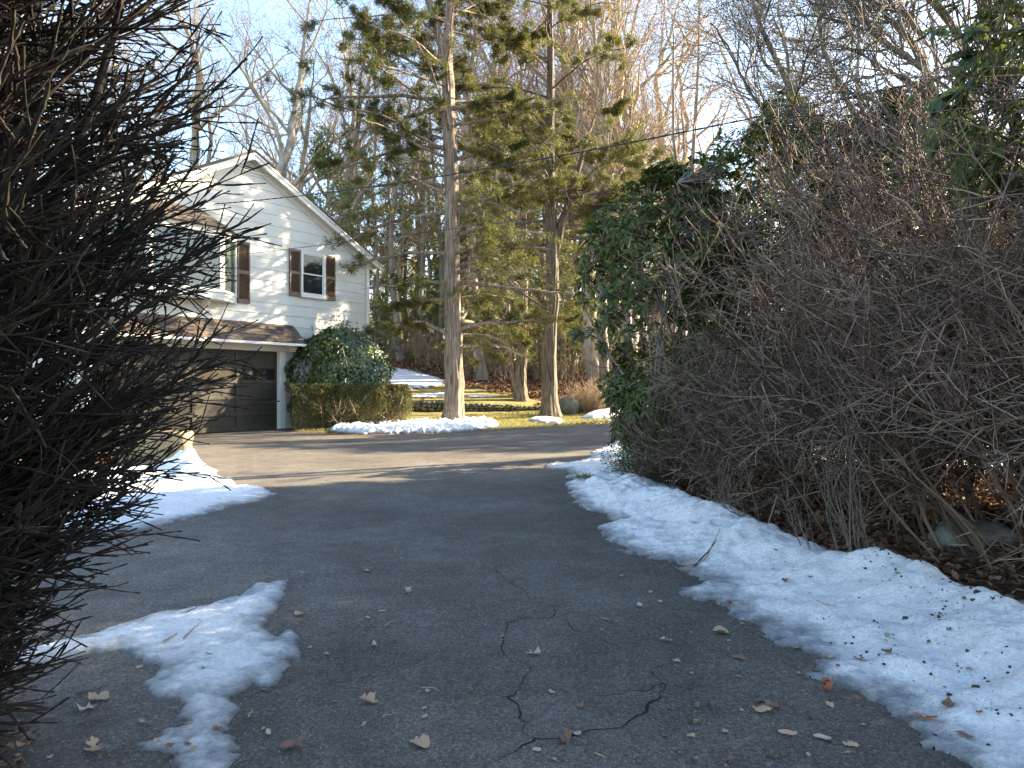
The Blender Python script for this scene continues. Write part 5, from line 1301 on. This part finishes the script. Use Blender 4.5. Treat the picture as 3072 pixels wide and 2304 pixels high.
LV = [(1599,1976,'maple',.12,.6,'pale_leaf','pale star shaped leaf in the middle of the driveway',GA,.5),
      (1105,1722,'oak',.13,1.4,'tan_leaf','flat tan oak leaf on the asphalt past the ice tongue tip',GA,.2),
      (1225,1788,'oak',.11,.5,'pale_leaf','arched pale grey leaf standing on its lobes on the asphalt',GA,1.6),
      (2003,1937,'oak',.12,1.5,'tan_leaf','tan lobed leaf on the asphalt between the cracks and the snow bank',GA,.4),
      (1114,2126,'oak',.15,1.3,'tan_leaf','long curled tan leaf on the asphalt below the star shaped leaf',GA,.9),
      (1265,2255,'oak',.16,1.0,'tan_leaf','deeply cut tan oak leaf close to the camera on the asphalt',GA,.2),
      (1693,2242,'irr',.14,.4,'brown_leaf','crumpled brown leaf sitting on the widest crack',GA,1.6),
      (1732,2220,'irr',.07,.2,'pale_leaf','small cream leaf beside the crumpled brown one',GA,.4),
      (1274,2164,'irr',.06,.2,'pale_leaf','tiny pale heart shaped leaf on the asphalt',GA,.5),
      (1610,2266,'irr',.06,.9,'pale_leaf','small pale scrap below the widest crack',GA,.7),
      (1148,1845,'oval',.06,1.5,'pale_leaf','thin pale leaf strip beyond the pale grey arched leaf',GA,.2),
      (1105,1866,'irr',.07,.5,'pale_leaf','bleached leaf scrap next to a dry twig on the asphalt',GA,.8),
      (1124,1890,'irr',.06,.5,'brown_leaf','brown leaf scrap beside the bleached one',GA,.8),
      (1123,1952,'oval',.10,.2,'pale_leaf','pale curled seed leaf near the ice patch',GA,1.2),
      (1205,1683,'irr',.06,.2,'pale_leaf','small cream leaf far up the shaded asphalt',GA,.5),
      (1561,1721,'oval',.07,1.4,'pale_leaf','narrow white leaf on the asphalt beyond the ring crack',GA,.2),
      (1711,1726,'oval',.08,1.4,'tan_leaf','oval tan leaf beyond the ring crack',GA,.3),
      (1815,1868,'oval',.08,1.4,'pale_leaf','white oval leaf between the ring crack and the snow bank',GA,.2),
      (1915,1828,'irr',.09,.7,'pale_leaf','broken pale leaf near the snow bank edge',GA,.6),
      (1848,1816,'irr',.08,.7,'brown_leaf','dark brown leaf just before the broken pale one',GA,.6),
      (2168,1911,'oak',.15,1.4,'tan_leaf','large tan leaf lying along the snow edge',GA,.5),
      (2190,1807,'irr',.09,1.4,'rust_leaf','brownish red leaf on the thin ice edge of the snow bank',GS,.5),
      (2219,1990,'oak',.11,1.0,'brown_leaf','torn brown leaf on the asphalt beside the snow bank',GA,.4),
      (2481,2085,'irr',.11,.3,'rust_leaf','rust red upright leaf at the edge of the snow bank',GA,2.2),
      (2292,2149,'oak',.14,1.5,'tan_leaf','tan leaf of the leaf cluster near the bottom of the driveway',GA,.4),
      (2322,2138,'oak',.11,.7,'brown_leaf','brown leaf touching the tan one in the leaf cluster',GA,.8),
      (2282,2118,'irr',.09,.2,'brown_leaf','smallest brown leaf of the leaf cluster',GA,.8),
      (2784,2159,'oak',.17,1.2,'rust_leaf','large rust coloured oak leaf on the snow',GS,.3),
      (2576,1955,'irr',.11,1.3,'rust_leaf','folded rust leaf on the snow under the shoots',GS,.8),
      (2661,1955,'irr',.10,.3,'brown_leaf','brown leaf with dark soil on the snow',GS,.9),
      (2353,1693,'irr',.11,.3,'brown_leaf','dark upright leaf in the middle of the snow bank',GS,2.2),
      (2512,2011,'irr',.06,.3,'rust_leaf','small orange leaf on the snow',GS,.5),
      (2840,2110,'irr',.12,.8,'brown_leaf','curled brown leaf pair on the snow above the rust oak leaf',GS,1.6),
      (2893,2207,'oval',.11,.6,'brown_leaf','olive brown oval leaf on the snow close to the camera',GS,.2),
      (2484,2045,'irr',.09,1.2,'rust_leaf','reddish leaf on the ice rim of the snow bank',GS,.6),
      (2467,2233,'oval',.10,1.1,'pale_leaf','narrow pale leaf on the asphalt below the leaf cluster',GA,.7),
      (2363,2217,'oval',.11,1.3,'tan_leaf','tan curled leaf on the asphalt below the leaf cluster',GA,.9),
      (2557,2252,'oak',.10,1.3,'tan_leaf','light tan leaf on the asphalt by the near end of the snow',GA,.5),
      (303,2112,'oak',.17,1.4,'tan_leaf','large tan leaf on the asphalt between the bush and the ice tongue',GA,.7),
      (264,2143,'maple',.12,.4,'pale_leaf','pale five pointed leaf beside the large tan one',GA,.6),
      (285,2272,'oak',.16,.7,'tan_leaf','crumpled tan leaf near the litter at the foot of the bush',GA,1.1),
      (900,1856,'oak',.12,.9,'tan_leaf','tan leaf in the notch of the ice tongue',GA,.6),
      (875,2260,'irr',.17,1.0,'brown_leaf','curled piece of grey brown bark on the asphalt',GA,.8),
      (805,2217,'oval',.08,.3,'pale_leaf','cream oval leaf beside the ice tongue',GA,.2),
      (429,2187,'oval',.08,.9,'tan_leaf','small tan oval leaf left of the ice tongue',GA,.3),
      (508,2240,'irr',.07,.3,'rust_leaf','orange leaf frozen on the ice tongue',GS,.4),
      (907,1727,'irr',.06,.3,'tan_leaf','tan scrap beyond the tip of the ice tongue',GA,.4),
      (380,1655,'irr',.12,.3,'rust_leaf','reddish leaf caught beneath the winged bush twigs',GA,.8)]
for i, (sx, sy, kd, sz, rz, mt, lab, gp, cu) in enumerate(LV):
    put_leaf(sx, sy, kd, sz, rz, mt, lab, gp, cu, nm={'oak': 'oak_leaf', 'maple': 'maple_leaf', 'oval': 'oval_leaf', 'irr': 'leaf_scrap'}[kd], seed=i * 13 + 3)
# many small scraps, indistinguishable
scr = [leaf_mesh_data('leaf_scrap', k, s, c, m_) for k, s, c, m_ in (('irr', 1, .8, 'tan_leaf'), ('oval', 2, .5, 'brown_leaf'), ('irr', 3, 1.2, 'brown_leaf'), ('oak', 4, .5, 'tan_leaf'), ('oak', 5, .9, 'brown_leaf'))]
rg = np.random.default_rng(99)
k = 0
while k < 135:
    if rg.random() < .5: sx, sy = rg.uniform(1100, 2950), rg.uniform(1600, 2300)
    elif rg.random() < .6: sx, sy = rg.uniform(2000, 2600), rg.uniform(1700, 2300)
    else: sx, sy = rg.uniform(0, 1100), rg.uniform(1880, 2300)
    x, y = G(sx, sy)
    on = max((float(f_(np.array([x]), np.array([y]))[0]) for f_ in SNOW_FIELDS[:3])) > float(gz(x, y))
    if x > 2.6: continue
    z = surf_z(x, y)
    o = link(bpy.data.objects.new('leaf_scrap', scr[int(rg.integers(0, 5))])); s = rg.uniform(.02, .055) * (1.2 if rg.random() < .15 else 1); o.scale = (s, s, s); o.location = (x, y, z + .002); o.rotation_euler = (rg.normal() * .15, rg.normal() * .15, rg.uniform(0, 6.28))
    if on: tag(o, 'tiny dry leaf scrap on the snow', 'leaf scrap', 'tiny leaf scraps on the snow')
    else: tag(o, 'tiny dry leaf scrap on the bare asphalt', 'leaf scrap', 'tiny leaf scraps on the asphalt')
    k += 1
# fallen twigs
for i, (pts, r, lab) in enumerate([
        ([(1155,1892),(1172,1880),(1196,1870)], .004, 'straight bleached twig on the asphalt beside the leaf scraps'),
        ([(552,1920),(570,1895),(608,1865)], .005, 'long thin twig lying on the ice tongue'), ([(490,1922),(510,1916),(534,1904)], .006, 'short thick twig on the ice tongue'),
        ([(560,1845),(585,1835),(603,1823)], .004, 'dark forked twig at the upper rim of the ice tongue'),
        ([(1265,2078),(1300,2080),(1318,2092)], .003, 'curved pale grass stalk on the asphalt'), ([(1148,2165),(1175,2160),(1200,2156)], .003, 'pale stalk near the long curled leaf'),
        ([(228,2190),(270,2185),(330,2172)], .008, 'dark stick on the asphalt at the foot of the winged bush'), ([(225,2102),(290,2085),(332,2070)], .006, 'thin dark stick beyond the one at the foot of the winged bush'),
        ([(2082,1600),(2120,1588),(2150,1584)], .008, 'fallen dark stick across the far part of the snow bank'), ([(2048,1690),(2110,1640),(2165,1575)], .006, 'long leaning stem lying over the far part of the snow bank'),
        ([(2450,1744),(2490,1746),(2528,1762)], .004, 'bent thin stem lying on the snow by the shoots'), ([(1785,2275),(1800,2283),(1816,2293)], .003, 'pale straw on the asphalt below the widest crack'),
        ([(745,2175),(750,2160),(758,2148)], .005, 'short pale twig beside the lower ice tongue')]):
    P = []
    for a, b2 in pts:
        x, y = G(a, b2); z = surf_z(x, y)
        if z > float(gz(x, y)) + .03: k_ = (EYE - z) / (EYE - float(gz(x, y))); x *= k_; y *= k_; z = surf_z(x, y)
        P.append((x, y, z + r + .002))
    P, R = resample(P, [r, r * .9, r * .4], 10, .002); c = P[0, 0].copy(); V, f = tubes(P - c, R, 5); o = mesh('fallen_twig', V, [f], M['wing_bark_grey' if 'dark' in lab else 'pale_twig'], smooth=True, loc=tuple(c)); tag(o, lab, 'twig', 'fallen twigs')

def scatter_leaves(name, label, x, y, zf, size, mat, seed, flat=.35, lift=.02):
    rg = np.random.default_rng(seed); n = len(x); p = np.stack([x, y, zf(x, y) + rg.uniform(.005, lift, n)], 1)
    a = rg.uniform(0, 6.28, n); d = np.stack([np.cos(a), np.sin(a), rg.normal(size=n) * flat], 1); s = rg.uniform(size[0], size[1], n)
    V, f = leaves(p, d, s, s * rg.uniform(.45, .8, n), up=rg.normal(size=(n, 3)) * .35 + [0, 0, 1], fold=.2, rng=rg)
    tag(mesh(name, V, [f], M[mat]), label, 'leaf litter', kind='stuff')
rg = np.random.default_rng(7)
n = 52000; x = rg.uniform(1.5, 8, n); y = rg.uniform(2, 13.5, n); sd_ = sdist(x, y, p3); k = (sd_ < -.03) & (sdist(x, y, DRIVE) < -.05) & (sdist(x, y, p10) < 0); x, y = x[k], y[k]
scatter_leaves('leaf_litter', 'brown leaf litter under the bare shrubs behind the snow bank', x, y, gtop, (.03, .085), 'litter_leaf', 1, .35, .06)
n = 6000; x = rg.uniform(-3.6, -1.2, n); y = rg.uniform(1.2, 3.7, n); k = sdist(x, y, DRIVE) < .22 + .12 * vnoise(x, y, 3, 3, 3); x, y = x[k], y[k]
scatter_leaves('leaf_litter', 'brown leaf litter at the foot of the winged bush', x, y, lambda a, b2: gz(a, b2) + .015, (.02, .055), 'litter_leaf', 2, .35, .05)
n = 60000; x = rg.uniform(-10, 20, n); y = rg.uniform(22, 58, n); k = (sdist(x, y, LAWN) < .3 + vnoise(x, y, 3, 3, .8)) & (sdist(x, y, DRIVE) < -.3) & ~((x < -4.3) & (y < 38)) & (rg.random(n) < .8); x, y = x[k], y[k]
scatter_leaves('leaf_litter', 'sunlit leaf litter on the slope at the edge of the wood', x, y, gz, (.09, .2), 'litter_leaf', 3, .5, .08)
# grass
n = 90000; x = rg.uniform(-7, 6, n); y = rg.uniform(18, 36, n); k = (sdist(x, y, LAWN) > .02) & (sdist(x, y, DRIVE) < .06); 
for q_ in (p4, p5, p6b, p8, p9): k &= sdist(x, y, q_) < -.02
k &= ((np.stack([x, y], 1) - HP) @ HN > .1)
x, y = x[k], y[k]; p = np.stack([x, y, gz(x, y) - .005], 1); V, f = blades(p, rg.normal(size=p.shape) * .5 + [0, 0, .8], rg.uniform(.04, .09, len(p)), .014, rg)
tag(mesh('grass', V, [f], M['grass']), 'short winter grass on the lawn beyond the driveway', 'grass', kind='stuff')
# dirt clods on the snow bank
n = 2600; cs = []
for sx, sy, r_, m_ in [(a_, b_, c_ * 1.3, d_ // 4) for a_, b_, c_, d_ in [(2875,1830,.22,420), (2800,1830,.14,160), (2585,1795,.14,50), (2680,1760,.2,320), (2700,1780,.2,120), (2600,1870,.15,80), (2890,1900,.18,160), (2960,2010,.2,90), (2940,1850,.25,160), (3040,1870,.2,300), (2500,1860,.3,60), (2760,1900,.5,160), (2650,2000,.5,100), (3000,1950,.3,120), (2550,1720,.3,60)]]:
    x, y = G(sx, sy); k_ = (EYE - surf_z(x, y)) / (EYE - float(gz(x, y))); c = np.array([x * k_, y * k_]); cs.append(c + rg.normal(size=(m_, 2)) * r_ * [.55, .4])
c = np.concatenate(cs); x, y = c[:, 0], c[:, 1]; z = np.maximum(snow_z(x, y), gz(x, y))
bm = bmesh.new(); bmesh.ops.create_icosphere(bm, subdivisions=1, radius=1); SV = np.array([v.co[:] for v in bm.verts]); SF = np.array([[v.index for v in f.verts] for f in bm.faces]); bm.free()
s = np.exp(rg.normal(size=len(c)) * .75) * .0027
V = (SV[None] * (s[:, None, None]) * (1 + .35 * rg.normal(size=(len(c), len(SV), 1))) + np.stack([x, y, z], 1)[:, None]).reshape(-1, 3)
f = (SF[None] + (np.arange(len(c)) * len(SV))[:, None, None]).reshape(-1, 3)
tag(mesh('dirt_crumbs', V, [f], M['soil']), 'dark soil crumbs thrown on the snow bank', 'dirt', kind='stuff')
# pine sprig on the snow
x, y = G(1755, 1462); z = surf_z(x, y); P = np.tile([[0, 0, .02]], (260, 1)) + rg.normal(size=(260, 3)) * [.09, .05, .01]
V, f = blades(P, rg.normal(size=P.shape) * [1, .6, .35] + [.2, 0, .3], .11, .006, rg); o = mesh('evergreen_sprig', V, [f], M['cedar_leaf'], loc=(x, y, z)); tag(o, 'fallen green needle sprig on the far end of the snow bank', 'sprig')

# ------------------------------------------------------------------ light
SUN_AZ, SUN_EL = 65, 22
w = bpy.data.worlds.new('World'); S.world = w; w.use_nodes = True
nt = w.node_tree; sk = nt.nodes.new('ShaderNodeTexSky'); sk.sky_type = 'NISHITA'; sk.sun_disc = False
sk.sun_elevation = rad(SUN_EL); sk.sun_rotation = rad(SUN_AZ); sk.air_density = 1.0; sk.dust_density = .9; sk.ozone_density = 1.3
nt.links.new(sk.outputs[0], nt.nodes['Background'].inputs[0]); nt.nodes['Background'].inputs[1].default_value = .08
sl = bpy.data.lights.new('sun', 'SUN'); sl.energy = 4.1; sl.angle = rad(.5); sl.color = (1, .83, .57)
so = link(bpy.data.objects.new('sun', sl))
sv = Vector((math.sin(rad(SUN_AZ)) * math.cos(rad(SUN_EL)), math.cos(rad(SUN_AZ)) * math.cos(rad(SUN_EL)), math.sin(rad(SUN_EL))))
so.rotation_euler = (-sv).to_track_quat('-Z', 'Y').to_euler()

cam = bpy.data.cameras.new('camera'); cam.sensor_width = 36; cam.lens = 36 * F / 1024; cam.shift_y = 5 / 1024; cam.clip_start = .05; cam.clip_end = 2000
co = link(bpy.data.objects.new('camera', cam)); co.location = (0, 0, EYE); co.rotation_euler = (rad(90), 0, 0); S.camera = co
S.view_settings.view_transform = 'Standard'; S.view_settings.look = 'None'; S.view_settings.exposure = 3.0; S.view_settings.gamma = 1
S.cycles.max_bounces = 6; S.cycles.diffuse_bounces = 3; S.cycles.transparent_max_bounces = 12
